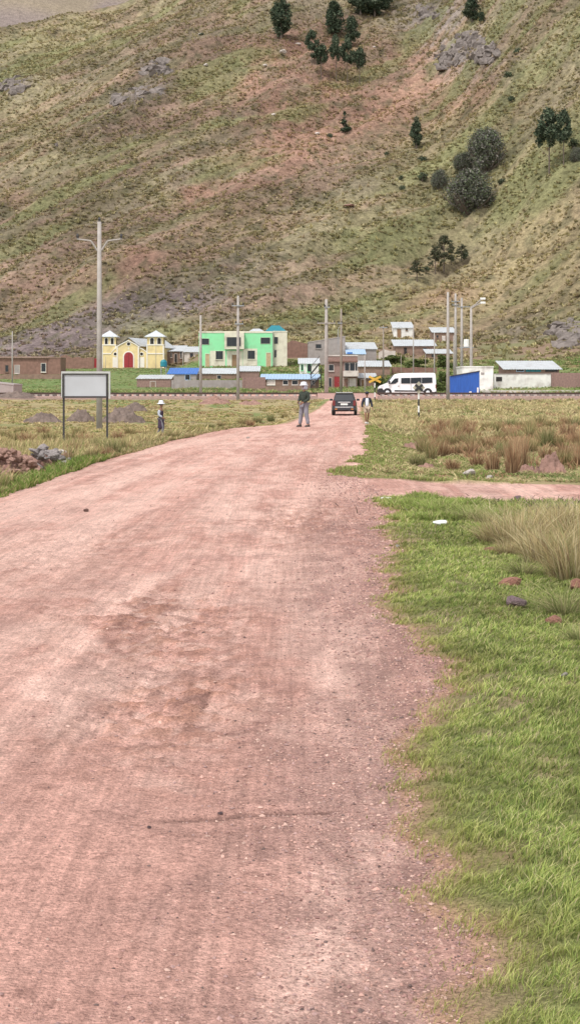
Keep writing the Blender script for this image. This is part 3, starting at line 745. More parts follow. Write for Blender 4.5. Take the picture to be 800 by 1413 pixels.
M['skin'] = mat('skin', (.28, .14, .09), .6, .06, 6)
M['hair'] = mat('dark_hair', (.02, .016, .014), .7, .2, 20)
M['cloth_dkgreen'] = mat('dark_green_cloth', (.035, .045, .035), .95, .25, 9)
M['cloth_grey'] = mat('grey_trouser_cloth', (.24, .235, .27), .95, .18, 9)
M['cloth_navy'] = mat('navy_cloth', (.03, .032, .05), .95, .2, 9)
M['cloth_white'] = mat('white_cloth', (.66, .67, .72), .9, .08, 6)
M['cloth_khaki'] = mat('khaki_cloth', (.42, .33, .25), .95, .12, 9)
M['cloth_purple'] = mat('dark_purple_cloth', (.055, .035, .06), .95, .22, 9)
M['cloth_lav'] = mat('pale_blue_cloth', (.46, .48, .56), .95, .1, 9)
M['cloth_legg'] = mat('grey_legging_cloth', (.20, .19, .22), .95, .12, 9)
M['shoe'] = mat('shoe_leather', (.06, .05, .045), .7, .2, 9)
M['shoe_white'] = mat('white_shoe', (.6, .58, .56), .7, .1, 9)
M['plastic_white'] = mat('white_plastic_litter', (.78, .78, .78), .4, .05, 9)

# ------------------------------------------------------------------ buildings
class House:
    def __init__(s, name, label, cat, x0, x1, yb, yt, Y, depth, wall, roof='shed', rise=.8, roofmat='tin', over=.25, yaw=0, group=None, part='wall', yridge=None, fdeep=1.6, riseat=None):
        s.Y = Y; s.xc = (x0 + x1) / 2; s.w = (x1 - x0) * Y / F / max(.5, math.cos(R(yaw)))
        b = at(s.xc, yb, Y); s.zb = b.z; s.h = (yb - yt) * Y / F; h = s.h; d = depth; w2 = s.w / 2
        if yridge is not None:      # height of the back / ridge read off the photo
            Yr = Y + (d if roof == 'shed' else d / 2)
            rise = max(.15, (EYE - (yridge - HY) * Yr / F) - b.z - h)
        s.rise = rise; s.d = d
        s.root = tag(empty(name, b, R(yaw)), label, cat, group)
        wm = MB(); z0 = -fdeep
        if roof == 'shed':
            wm.prism([(0, z0), (d, z0), (d, h + rise - .03), (0, h - .03)], 'x', -w2, w2)
        elif roof == 'gable':        # ridge along x
            wm.prism([(0, z0), (d, z0), (d, h - .03), (d / 2, h + rise - .03), (0, h - .03)], 'x', -w2, w2)
        elif roof == 'front':        # ridge runs back, gable to the front
            wm.prism([(-w2, z0), (w2, z0), (w2, h - .03), (0, h + rise - .03), (-w2, h - .03)], 'y', 0, d)
        elif roof == 'lean':         # slopes down to the left or right
            ra = riseat or 1
            wm.prism([(-w2, z0), (w2, z0), (w2, h - .03 + (rise if ra > 0 else 0)), (-w2, h - .03 + (0 if ra > 0 else rise))], 'y', 0, d)
        else:
            wm.box(-w2, w2, 0, d, z0, h)
        s.wall = wm.build(part, M[wall], s.root)
        t = .09; o = over
        rf = MB()
        def slab(a, b_, lo, hi, axis):   # corrugated sheet between (a,za) and (b,zb)
            (a0, za), (a1, zb_) = a, b_
            n = max(8, int((hi - lo) / .18)); vs = []; fs = []
            for i in range(n + 1):
                q = lo + (hi - lo) * i / n; zz = .022 * (1 if i % 2 else -1)
                for (aa, z_) in ((a0, za), (a1, zb_)):
                    for dz in (zz, zz - t):
                        vs.append((q, aa, z_ + dz) if axis == 'x' else (aa, q, z_ + dz))
            for i in range(n):
                k = i * 4; j = k + 4
                fs += [(k, j, j + 2, k + 2), (k + 1, k + 3, j + 3, j + 1), (k, k + 1, j + 1, j), (k + 2, j + 2, j + 3, k + 3)]
            fs += [(0, 2, 3, 1), (n * 4, n * 4 + 1, n * 4 + 3, n * 4 + 2)]
            rf.add(vs, fs)
        if roof == 'shed':
            sl = rise / d; slab((-o, h - sl * o + .07), (d + o, h + rise + sl * o + .07), -w2 - o, w2 + o, 'x')
        elif roof == 'gable':
            sl = rise / (d / 2); slab((-o, h - sl * o + .07), (d / 2 - .01, h + rise + .07), -w2 - o, w2 + o, 'x'); slab((d / 2 + .01, h + rise + .07), (d + o, h - sl * o + .07), -w2 - o, w2 + o, 'x')
        elif roof == 'front':
            sl = rise / w2; slab((-w2 - o, h - sl * o + .07), (-.01, h + rise + .07), -o, d + o, 'y'); slab((.01, h + rise + .07), (w2 + o, h - sl * o + .07), -o, d + o, 'y')
        elif roof == 'lean':
            sl = rise / s.w
            if ra > 0: slab((-w2 - o, h - sl * o + .07), (w2 + o, h + rise + sl * o + .07), -o, d + o, 'y')
            else: slab((-w2 - o, h + rise + sl * o + .07), (w2 + o, h - sl * o + .07), -o, d + o, 'y')
        elif roof == 'hip':
            e = min(w2, d / 2) * .8; z0_ = h + .02; z1 = h + rise
            rf.add([(-w2 - o, -o, z0_), (w2 + o, -o, z0_), (w2 + o, d + o, z0_), (-w2 - o, d + o, z0_), (-w2 + e, d / 2, z1), (w2 - e, d / 2, z1)],
                   [(0, 1, 5, 4), (1, 2, 5), (2, 3, 4, 5), (3, 0, 4), (3, 2, 1, 0)])
        else:
            rf.box(-w2 - .06, w2 + .06, -.06, d + .06, h + .003, h + .16)
        s.roof = rf.build('roof', M[roofmat], s.root)
    def L(s, px, py, dy=0):
        return ((px - s.xc) * s.Y / F, EYE - (py - HY) * s.Y / F - s.zb)
    def window(s, x0, x1, y0, y1, frame='trim', bars=1, pane='glass', name='window', out=0.0, fr=.05, sill=True):
        a, zt_ = s.L(x0, y0); b, zb_ = s.L(x1, y1)
        y = -.002 - out
        m = MB(); m.box(a - fr, a, y - .06, y, zb_ - fr, zt_ + fr); m.box(b, b + fr, y - .06, y, zb_ - fr, zt_ + fr)
        m.box(a + .001, b - .001, y - .058, y, zt_, zt_ + fr); m.box(a + .001, b - .001, y - .058, y, zb_ - fr, zb_)
        for i in range(bars):
            pass
        o = m.build(name, M[frame], s.root)
        for i in range(bars):
            q = a + (b - a) * (i + 1) / (bars + 1); MB().box(q - .025, q + .025, y - .045, y - .021, zb_ + .001, zt_ - .001).build('mullion', M['darkmetal'], o)
        MB().box(a + .001, b - .001, y - .02, y + .0, zb_ + .001, zt_ - .001).build('pane', M[pane], o)
        if sill: MB().box(a - fr - .05, b + fr + .05, y - .13, y, zb_ - fr - .07, zb_ - fr - .003).build('sill', M[frame], o)
        return o
    def door(s, x0, x1, y0, m='wood', frame='trim', ybase=None, out=0.0):
        a, zt_ = s.L(x0, y0); b, _ = s.L(x1, y0); zb_ = 0 if ybase is None else s.L(x0, ybase)[1]
        y = -.002 - out
        d = MB(); d.box(a, b, y - .03, y, zb_ - .1, zt_)
        o = d.build('door', M[m], s.root)
        f = MB(); f.box(a - .07, a - .002, y - .07, y, zb_ - .1, zt_ + .07); f.box(b + .002, b + .07, y - .07, y, zb_ - .1, zt_ + .07); f.box(a, b, y - .068, y, zt_ + .002, zt_ + .07)
        f.build('frame', M[frame], o)
        MB().box(b - .16, b - .11, y - .07, y - .031, zb_ + .95, zb_ + 1.05).build('handle', M['steel'], o)
        return o
    def panel(s, name, x0, x1, y0, y1, m, out=.03, back=.0, parent=None):
        a, zt_ = s.L(x0, y0); b, zb_ = s.L(x1, y1)
        return MB().box(a, b, -out, -.002 - back, zb_, zt_).build(name, M[m], parent or s.root)

# mint green two storey building
g = House('green_building', 'mint green two storey building with white panels, dark windows and a projecting bay', 'building', 274.5, 376.5, 505.5, 459, 228, 9, 'green', 'flat', roofmat='cream')
g.panel('parapet', 274.5, 376.5, 457, 459.6, 'cream', .05)
g.panel('wall_panel', 275, 278, 463.5, 505, 'cream', .04)
g.panel('wall_panel', 290, 311, 484, 505, 'cream', .04)
g.panel('wall_panel', 335, 355, 481, 505, 'cream', .04)
g.panel('wall_panel', 313, 334.5, 484, 505, 'cream', .04)
bay = MB(); a, zt_ = g.L(310, 459); b, zb_ = g.L(337, 482)
bay.box(a, b, -.9, -.055, zb_, zt_); bayo = bay.build('bay', M['cream'], g.root)
g.window(313.2, 332.5, 465.5, 478, 'cream', 2, out=.9, fr=.03, sill=False)
g.window(277.3, 288.5, 467.2, 475.4, 'cream', 0, fr=.03, sill=False)
g.window(359.6, 372.6, 465.8, 474.3, 'cream', 0, fr=.03, sill=False)
g.window(297.8, 307.6, 484.4, 495.8, 'cream', 1, out=.04, fr=.03)
g.window(341.7, 351.6, 483.8, 495.4, 'cream', 1, out=.04, fr=.03)
g.door(283.8, 289, 488.5, 'tan', 'cream'); g.door(320, 326.4, 489.5, 'wood', 'cream', out=.04); g.door(367.5, 373.3, 487, 'tan', 'cream')
g.panel('drainpipe', 376.2, 377.0, 459, 505, 'greyblock', .14)
# right hand cream wing, with the teal roof behind
w2_ = House('green_building_wing', 'wing', 'x', 377.2, 396, 505.5, 458, 228.6, 9, 'cream', 'flat', roofmat='cream')
w2_.window(378.3, 383.4, 465, 474.3, 'cream', 0, sill=False, fr=.03); w2_.window(378.6, 381.2, 483, 493, 'whitewash', 0, sill=False)
for ch in list(w2_.root.children):
    mw = w2_.root.location - g.root.location; ch.parent = g.root; ch.location = ch.location + mw
    if ch.name.startswith('wall'): ch.name = 'wing'
bpy.data.objects.remove(w2_.root)
lo = at(380, 458, 233)
def hip_roof(name, x0, x1, yb, yt, Y, d, m, parent, base):
    a = at(x0, yb, Y) - base; b = at(x1, yb, Y) - base; t = at(x0, yt, Y + d / 2) - base
    w = b.x - a.x
    MB().add([(a.x, a.y, a.z), (b.x, a.y, a.z), (b.x, a.y + d, a.z), (a.x, a.y + d, a.z), (a.x + w * .3, a.y + d / 2, t.z), (b.x - w * .35, a.y + d / 2, t.z)],
             [(0, 1, 5, 4), (1, 2, 5), (2, 3, 4, 5), (3, 0, 4), (3, 2, 1, 0)]).build(name, M[m], parent)
hip_roof('roof_lantern', 365, 396, 457.6, 449, 230, 7, 'teal', g.root, g.root.location)
hip_roof('skylight', 342, 366, 457.6, 453.5, 230, 5, 'tin', g.root, g.root.location)

# church -----------------------------------------------------------
def church():
    Y = 250; base = at(185, 507, Y)
    r = tag(empty('church', base, 0), 'small yellow church with two bell towers, white trim and a red arched door', 'church')
    k = Y / F
    X = lambda px: (px - 185) * k
    Z = lambda py: (507 - py) * k
    def tower(x0, x1, yb_):
        a, b = X(x0), X(x1); w = b - a; yb = yb_; d = w
        t = MB(); t.box(a, b, yb, yb + d, -1.5, Z(464)); o = t.build('tower', M['yellow'], r)
        c = MB()
        for zc in (488, 476): c.box(a - .08, b + .08, yb - .08, yb + d + .08, Z(zc) - .09, Z(zc) + .09)
        for q in (a, b): c.box(q - .10, q + .10, yb - .06, yb + .1, -.5, Z(477)); 
        c.build('cornice', M['trim'], o)
        rf = MB(); e = .38; zz = Z(464.2)
        rf.add([(a - e, yb - e, zz), (b + e, yb - e, zz), (b + e, yb + d + e, zz), (a - e, yb + d + e, zz), ((a + b) / 2, yb + d / 2, Z(455.5)), (a - e, yb - e, zz - .12), (b + e, yb - e, zz - .12), (b + e, yb + d + e, zz - .12), (a - e, yb + d + e, zz - .12)],
               [(0, 1, 4), (1, 2, 4), (2, 3, 4), (3, 0, 4), (0, 5, 6, 1), (1, 6, 7, 2), (2, 7, 8, 3), (3, 8, 5, 0), (8, 7, 6, 5)])
        rf.build('tower_roof', M['tin'], o)
        def arch(cx, hw, z0, z1, yy):
            return [(cx - hw, z0), (cx + hw, z0)] + [(cx + hw * math.cos(t_), z1 - hw + hw * math.sin(t_)) for t_ in [math.pi * i / 8 for i in range(9)]]
        for cx in (a + w * .3, a + w * .74):
            fr = MB(); fr.prism(arch(cx, w * .15, Z(475.4), Z(465.6), 0), 'y', yb - .05, yb - .002); f_ = fr.build('window', M['trim'], o)
            MB().prism(arch(cx, w * .105, Z(474.8), Z(466.4), 0), 'y', yb - .07, yb - .051).build('pane', M['dark'], f_)
        sd_ = MB(); sd_.prism([(p[0] + 0, p[1]) for p in arch(yb + d / 2, w * .16, Z(475), Z(466), 0)], 'x', b + .002, b + .05); sd_.build('side_window', M['dark'], o)
        return o
    tower(141.5, 160, 0); tower(203.5, 226, -.4)
    # gabled facade
    a, b = X(162), X(192)
    pts = [(a, -1.5), (b, -1.5), (b, Z(478)), (X(187), Z(474)), (X(177.5), Z(469.5)), (X(168), Z(474)), (a, Z(478))]
    fa = MB().prism(pts, 'y', -.3, .5).build('facade', M['yellow'], r)
    c = MB()
    for q_ in (a - .05, b - .16): MB().box(q_, q_ + .21, -.38, -.302, -.4, Z(478)).build('pilaster', M['trim'], fa)
    gb = MB()
    top = [(a - .1, Z(478)), (X(168), Z(474)), (X(177.5), Z(469.2)), (X(187), Z(474)), (b + .1, Z(478))]
    gb.prism(top + [(p[0], p[1] - .18) for p in top[::-1]], 'y', -.42, -.302); gb.build('gable_trim', M['trim'], fa)
    def arch(cx, hw, z0, z1, n=10):
        return [(cx - hw, z0), (cx + hw, z0)] + [(cx + hw * math.cos(math.pi * i / n), z1 - hw + hw * math.sin(math.pi * i / n)) for i in range(n + 1)]
    cx = X(178)
    MB().prism(arch(cx, .98, 0, Z(484.3)), 'y', -.36, -.302).build('door_surround', M['trim'], fa)
    d_ = MB().prism(arch(cx, .78, 0, Z(486)), 'y', -.39, -.361).build('door', M['redpaint'], fa)
    MB().box(cx - .015, cx + .015, -.41, -.391, .02, Z(488)).build('door_gap', M['dark'], d_)
    def disc(cx, cz, r_, y0, y1): return MB().prism([(cx + r_ * math.cos(2 * math.pi * i / 14), cz + r_ * math.sin(2 * math.pi * i / 14)) for i in range(14)], 'y', y0, y1)
    f_ = disc(cx, Z(474.6), .38, -.345, -.302).build('round_window', M['trim'], fa); disc(cx, Z(474.6), .28, -.36, -.346).build('pane', M['dark'], f_)
    cr = MB(); cr.box(cx - .04, cx + .04, -.36, -.302, Z(483.4), Z(479)); cr.box(cx - .16, cx + .16, -.358, -.304, Z(481) - .04, Z(481) + .04); cr.build('cross', M['trim'], fa)
    # low linking walls with round windows
    for (x0, x1, cxp, flip) in ((154, 162, 159.5, -1), (192, 203.5, 195.8, 1)):
        xa, xb = X(x0), X(x1) 
        zl, zh = (Z(488), Z(482)) if flip < 0 else (Z(482), Z(488))
        n = 6
        top = []
        for i in range(n + 1):
            t_ = i / n; zz = Z(487) + (Z(480.5) - Z(487)) * (math.sin(math.pi / 2 * (t_ if flip < 0 else 1 - t_)))
            top.append((xa + (xb - xa) * t_, zz))
        l_ = MB().prism([(xa, -1.5), (xb, -1.5)] + top[::-1], 'y', -.1, .4).build('side_wall', M['yellow'], r)
        MB().prism([(p[0], p[1] + .12) for p in top] + [(p[0], p[1] - .06) for p in top[::-1]], 'y', -.16, .44).build('coping', M['trim'], l_)
        f_ = disc(X(cxp), Z(488.5), .36, -.15, -.102).build('round_window', M['trim'], l_); disc(X(cxp), Z(488.5), .25, -.17, -.151).build('pane', M['dark'], f_)
        MB().box(X(cxp) - .45, X(cxp) + .45, -.13, -.102, 0, Z(493)).build('wall_panel', M['trim'], l_)
    # nave running back to the right
    ang = R(19)
    nv = MB(); L_ = 15
    def P(u, v): return (a + .2 + u * math.cos(ang) * 1.0 + v * math.sin(ang), .5 + v * math.cos(ang) - u * math.sin(ang) + 1.2)
    w_ = b - a - .1; ht = Z(478); rg = Z(467.0)
    q = [P(0, 0), P(w_, 0), P(w_, L_), P(0, L_)]; rf0, rf1 = P(w_ / 2, 0), P(w_ / 2, L_)
    vs = [(p[0], p[1], -1.5) for p in q] + [(p[0], p[1], ht) for p in q] + [(rf0[0], rf0[1], rg), (rf1[0], rf1[1], rg)]
    nv.add(vs, [(3, 2, 1, 0), (0, 1, 5, 8, 4), (1, 2, 6, 5), (2, 3, 7, 9, 6), (3, 0, 4, 7)]).build('nave', M['yellow'], r)
    o = .35
    q = [P(-o, -.3), P(w_ + o, -.3), P(w_ + o, L_ + .4), P(-o, L_ + .4)]; rf0, rf1 = P(w_ / 2, -.3), P(w_ / 2, L_ + .4)
    vs = [(p[0], p[1], ht - .02) for p in q] + [(rf0[0], rf0[1], rg + .1), (rf1[0], rf1[1], rg + .1)]; vs += [(x, y, z + .09) for x, y, z in vs]
    MB().add(vs, [(1, 2, 5, 4), (0, 4, 5, 3), (7, 10, 11, 8), (6, 9, 11 - 0, 10)] if False else [(7, 8, 11, 10), (6, 10, 11, 9), (1, 4, 5, 2), (0, 3, 5, 4), (0, 1, 7, 6), (1, 2, 8, 7), (2, 3, 9, 8), (3, 0, 6, 9)]).build('nave_roof', M['tin'], r)
church()

h = House('adobe_house', 'brown adobe house with a tin roof tucked behind the right bell tower', 'house', 223, 254, 502, 484.5, 262, 6, 'adobe', 'shed', yridge=477.5, roofmat='tin')
h.door(241, 244.5, 488.5, 'dark', 'whitewash'); h.window(235.5, 237.5, 487, 493, 'whitewash', 0); h.window(249, 251, 485.5, 494, 'whitewash', 0)
h = House('adobe_house', 'whitewashed adobe house with a pale tin roof left of the green building', 'house', 254.5, 274, 500, 485.5, 258, 6, 'whitewash', 'shed', yridge=479)
h.window(262.5, 266.5, 487.5, 492.5, 'adobe', 0)
h = House('adobe_house', 'long reddish adobe house at the far left with three window openings', 'house', -40, 66, 516.5, 494, 213, 6, 'adobe_red', 'shed', yridge=492.5, roofmat='adobe')
h.window(8, 12, 504, 513, 'adobe', 0); h.window(21, 27.5, 504, 515, 'whitewash', 0, pane='greyblock'); h.window(57.5, 63.5, 501.5, 513, 'trim', 0)
h = House('adobe_house', 'windowless reddish adobe block joined to the right end of the long adobe house', 'house', 66.5, 84, 516.5, 494.5, 213, 5, 'adobe_red', 'flat', roofmat='adobe')
h = House('block_shed', 'low grey block shed at the left edge in front of the green field', 'shed', -12, 19, 554, 531, 152, 5, 'greyblock', 'lean', rise=.25, riseat=-1, roofmat='greyblock', over=.05)
h = House('brick_shed', 'small brown brick shed with a white tin roof in front of the church', 'shed', 189, 236, 537.5, 522.5, 186, 4.5, 'brick', 'shed', yridge=518, over=.12)
h.door(208, 214.5, 526.5, 'adobe', 'whitewash')
h = House('blue_roofed_house', 'grey house under a bright blue tin roof behind the block wall', 'house', 232, 271, 530, 516, 200, 5, 'greyblock', 'shed', yridge=508.5, roofmat='blueroof', over=.15)
h.window(256, 262, 517, 524, 'tinblue', 1)
h = House('tin_roofed_shed', 'long low shed with white tin roof in front of the green building', 'shed', 268, 326, 531, 515.5, 203, 4.5, 'adobe', 'shed', yridge=508.8, over=.15)
h.window(300, 305, 518, 523, 'whitewash', 0)
h = House('tin_roofed_shed', 'short shed with white tin roof stepping up at the right corner of the green building', 'shed', 327, 357.5, 528, 512, 206, 4.5, 'brick', 'shed', yridge=505.8, over=.15)
h = House('roadside_house', 'long low adobe house with pale blue tin roof behind the man in the white hat', 'house', 361, 440, 540, 523, 181, 5, 'adobe', 'shed', yridge=517, roofmat='tinblue', over=.2)
for (a_, b_) in ((369, 379), (390.5, 397), (403, 410.5), (430, 434)): h.window(a_, b_, 525, 530.5, 'trim' if a_ == 369 else 'whitewash', 0, pane='whitewash' if a_ == 369 else 'glass')
h = House('cabin', 'small white and pale green cabin with a white tin roof', 'cabin', 413, 439.5, 515, 501.5, 214, 4, 'plaster', 'shed', yridge=495, over=.2)
h.window(415.5, 418, 503.5, 511, 'green', 0); h.window(424, 429, 502.5, 513, 'green', 0)
h = House('grey_house', 'tall grey plastered house with one small window and a slanted roof line', 'house', 425, 476, 516, 472.5, 232, 8, 'greyblock', 'lean', rise=.95, riseat=1, roofmat='greyblock', over=.05)
h.window(435.5, 443, 475, 480.5, 'greyblock', 0)
h = House('brick_house', 'red brown two storey brick house with a balcony and a red door', 'house', 452.5, 493, 539, 491.5, 185, 7, 'brick', 'flat', roofmat='whitewash')
h.window(453.5, 460, 503.5, 511.5, 'whitewash', 1); h.window(475.5, 481.5, 501, 511.5, 'whitewash', 0); h.window(482.5, 489, 501, 511.5, 'whitewash', 0); h.window(490, 492.6, 501, 511.5, 'whitewash', 0)
h.door(461, 468, 519.5, 'redpaint', 'adobe'); h.window(453.5, 457, 521.5, 536, 'whitewash', 0); h.door(474, 480, 522, 'adobe_red', 'whitewash'); h.panel('shopfront', 481.5, 491, 522, 538, 'whitewash', .03)
h.panel('ledge', 452.5, 493.5, 497.8, 499.4, 'adobe_red', .3); h.panel('ledge', 452.5, 493.5, 519, 517.4 + 3.2, 'adobe', .3) if False else None
a_, z1_ = h.L(473, 512); b_, z0_ = h.L(494, 519.5)
MB().box(a_, b_, -1.1, -.004, z0_, z0_ + .12).box(a_, b_, -1.1, -1.02, z0_ + .122, z1_).box(a_, a_ + .08, -1.018, -.004, z0_ + .122, z1_).box(b_ - .08, b_, -1.018, -.004, z0_ + .122, z1_).build('balcony', M['whitewash'], h.root)
h = House('tin_warehouse', 'wide shed with a white and blue tin roof behind the brick house', 'shed', 478, 519, 503, 481.5, 236, 9, 'greyblock', 'shed', yridge=473, over=.2)
h = House('lean_to', 'small lean-to with a bright pale blue roof below the wide tin shed', 'shed', 478, 504, 503, 488.5, 229, 4, 'greyblock', 'shed', yridge=482.5, roofmat='tinblue', over=.1)
h.panel('roof_band', 478.5, 486, 486, 488.3, 'blueroof', .35)
h = House('adobe_shed', 'brown adobe shed with a white tin roof right of the brick house', 'shed', 494.5, 538, 523, 505.5, 210, 6, 'adobe', 'shed', yridge=498.5, over=.2)
h = House('awning_stall', 'low stall with a white tin awning beside the red door house', 'stall', 495, 517, 538, 521, 187, 3, 'adobe', 'shed', yridge=516, over=.3)
h.door(498, 504, 524, 'wood', 'whitewash')
h = House('hillside_hut', 'white walled hut with a tin roof standing alone high on the slope', 'hut', 543, 569, 466.5, 452, 284, 6, 'plaster', 'shed', yridge=445, over=.25)
h.door(548, 552.5, 454.5, 'wood', 'wood'); h.window(559.5, 562, 453.5, 456, 'wood', 0)
MB().box(13.01 * 0 + h.w / 2 + .002, h.w / 2 + .06, .02, 5.9, -1.5, h.h - .06).build('side_wall', M['adobe'], h.root)
h = House('adobe_house', 'long brown adobe house on the slope below the white hut', 'house', 545, 600, 492, 477, 255, 6, 'adobe', 'shed', yridge=469.5, over=.3)
h.door(557, 561, 479.5, 'dark', 'adobe'); h.window(583.5, 588, 480, 484.5, 'adobe', 0)
h = House('adobe_house', 'adobe house with white tin roof and open door at the right of the white hut', 'house', 597, 628, 474, 458.5, 275, 6, 'adobe', 'shed', yridge=452.3, over=.25)
h.door(609, 614, 463, 'whitewash', 'wood'); h.window(601.5, 604, 462.5, 466, 'adobe', 0)
h = House('adobe_house', 'small adobe house with a white roof partly hidden behind the tall pole', 'house', 589, 623, 498.5, 487.5, 246, 5, 'adobe', 'shed', yridge=482.4, over=.25)
h.window(595, 599, 489, 493, 'adobe', 0)
h = House('long_tin_roofed_hall', 'long hall with a bright white tin roof behind the painted wall', 'hall', 697, 771, 520, 509, 205, 7, 'brick', 'shed', yridge=499, over=.4)
h.window(712, 722, 509.6, 512.5, 'tinblue', 1, sill=False); h.window(725, 745, 509.8, 512.6, 'teal', 2, sill=False, pane='teal'); h.window(752, 768, 509.6, 512.5, 'dark', 2, sill=False)
h = House('white_depot', 'tall blank white building behind the blue sheet hut', 'building', 637, 680, 539, 507, 179, 6, 'plaster', 'flat', roofmat='plaster')
h.panel('vent', 663, 667.5, 514, 517, 'greyblock', .04)

def wall_run(name, label, x0, x1, yb, yt, Y, m, thick=.25, cat='wall', cop=None, jitter=0, grp=None):
    b = at((x0 + x1) / 2, yb, Y); hw = (x1 - x0) * Y / F / 2; hh = (yb - yt) * Y / F
    r_ = tag(empty(name, b), label, cat, grp)
    n = max(2, int(hw * 2 / .8)); pts = []
    rr = random.Random(int(x0 * 7 + yb))
    top = [(-hw + 2 * hw * i / n, hh + (rr.uniform(-1, 1) * jitter)) for i in range(n + 1)]
    MB().prism([(-hw, -1.5), (hw, -1.5)] + top[::-1], 'y', 0, thick).build('wall_face', M[m], r_)
    if cop: MB().box(-hw - .03, hw + .03, -.05, thick + .05, hh + .003, hh + .09).build('coping', M[cop], r_)
    # piers
    if not jitter:
        for i in range(0, int(hw * 2 / 3.2) + 1):
            q = -hw + .12 + i * 3.2
            if q < hw: MB().box(q - .12, q + .12, -.06, -.002, -1.5, hh - .003).build('pier', M[m], r_)
    return r_
wall_run('block_wall', 'grey block wall running in front of the blue roofed house', 237, 334, 538.5, 524.5, 183, 'greyblock')
wall_run('brick_wall', 'brown brick wall section right of the grey block wall', 334.3, 366, 541.5, 520.5, 180, 'brick')
wall_run('adobe_wall', 'low adobe yard wall in front of the roadside house', 366.5, 425, 543, 533, 174, 'adobe', jitter=.06)
wall_run('ruined_wall', 'low crumbling earth wall along the edge of the green field', 118, 300, 544, 539, 172, 'adobe_red', .5, jitter=.16)
wall_run('stone_wall', 'low stone wall at the foot of the left adobe house', -60, 84, 524, 516.8, 205, 'adobe', .4, jitter=.1)
wall_run('terrace_wall', 'red earth wall on the slope behind the cabin', 396, 428, 497, 472, 250, 'adobe_red', .5, jitter=.35)
wall_run('terrace_wall', 'red earth wall between the left adobe house and the church', 84, 130, 508, 492, 243, 'adobe_red', .5, jitter=.35)
wall_run('yard_wall', 'reddish adobe yard wall above the roof of the white van', 540, 602, 516, 507, 214, 'adobe_red', .35, jitter=.1)
wall_run('yard_wall', 'pale stone yard wall left of the long brown house on the slope', 522, 545, 496, 484, 248, 'whitewash', .35, jitter=.3)
wr = wall_run('painted_wall', 'white painted compound wall with one small dark opening', 681, 759.5, 538, 516.5, 184, 'plaster', cop='greyblock')
MB().box(-4.0, -2.6, -.05, -.003, 1.1, 1.65).build('opening', M['dark'], wr)
wall_run('brick_wall', 'bare brick wall right of the white painted wall', 760, 850, 538.5, 514.5, 184, 'brick')
# pavement in front of the painted wall
a_ = at(660, 545, 163).x; b_ = at(860, 545, 163).x
ps = MB(); ps.box(a_, b_, 166, 183.5, hz(20, 170) - .3, hz(20, 172) + .18); tag(ps.build('pavement', M['pave']), 'pale concrete apron in front of the compound wall', kind='structure')

# red gate between adobe house and church
rg_ = tag(empty('red_gate', at(122.5, 507.5, 246)), 'dark red metal gate left of the church beside two white posts', 'gate')
for s_ in (-.82, .82): MB().box(s_ - .8, s_ + .8, 0, .06, 0, 1.6).build('gate_leaf', M['redpaint'], rg_)
for x_ in (1.78, 2.1): MB().box(x_, x_ + .16, -.1, .1, -.5, 3.2).build('gate_post', M['white'], rg_)
# teal tank on a stand
tk = tag(empty('water_tank', at(226, 515, 204)), 'small teal water tank on a stand behind the brick shed', 'tank')
MB().lathe([(.42, .9), (.48, 1.0), (.48, 1.6), (.3, 1.85), (.1, 1.92)]).build('tank_body', M['teal'], tk, smooth=False)
for x_ in (-.35, .35):
    for y_ in (-.35, .35): MB().box(x_ - .04, x_ + .04, y_ - .04, y_ + .04, -1, .9).build('leg', M['steel'], tk)
# outside staircase, dark metal, by the cabin
st = tag(empty('metal_staircase', at(436, 540, 180)), 'dark zigzag metal staircase between the cabin and the brick house', 'staircase')
def P2(px, py): return ((px - 436) * .09, (540 - py) * .09)
for i, (p0, p1) in enumerate((((428, 517), (441, 501)), ((441, 501.5), (443.5, 519)), ((429, 532), (443, 519)))):
    (xa, za), (xb, zb2) = P2(*p0), P2(*p1)
    if i == 1: continue
    for yy in (0, .9): MB().tube([(xa, yy, za), (xb, yy, zb2)], .09, 6).build('stringer', M['darkmetal'], st)
    n_ = 7; m_ = MB()
    for k_ in range(n_): t_ = (k_ + .5) / n_; x_ = xa + (xb - xa) * t_; z_ = za + (zb2 - za) * t_; m_.box(x_ - .13, x_ + .13, .05, .85, z_ - .02, z_ + .02)
    m_.build('treads', M['darkmetal'], st)
    for yy in (0, .9): MB().tube([(xa, yy, za + .9), (xb, yy, zb2 + .9)], .03, 6).build('handrail', M['darkmetal'], st)
for px_ in (429, 443): xx, zz = P2(px_, 519); MB().box(xx - .05, xx + .05, .9, 1.0, -.8, zz + 1.2).build('support', M['darkmetal'], st)

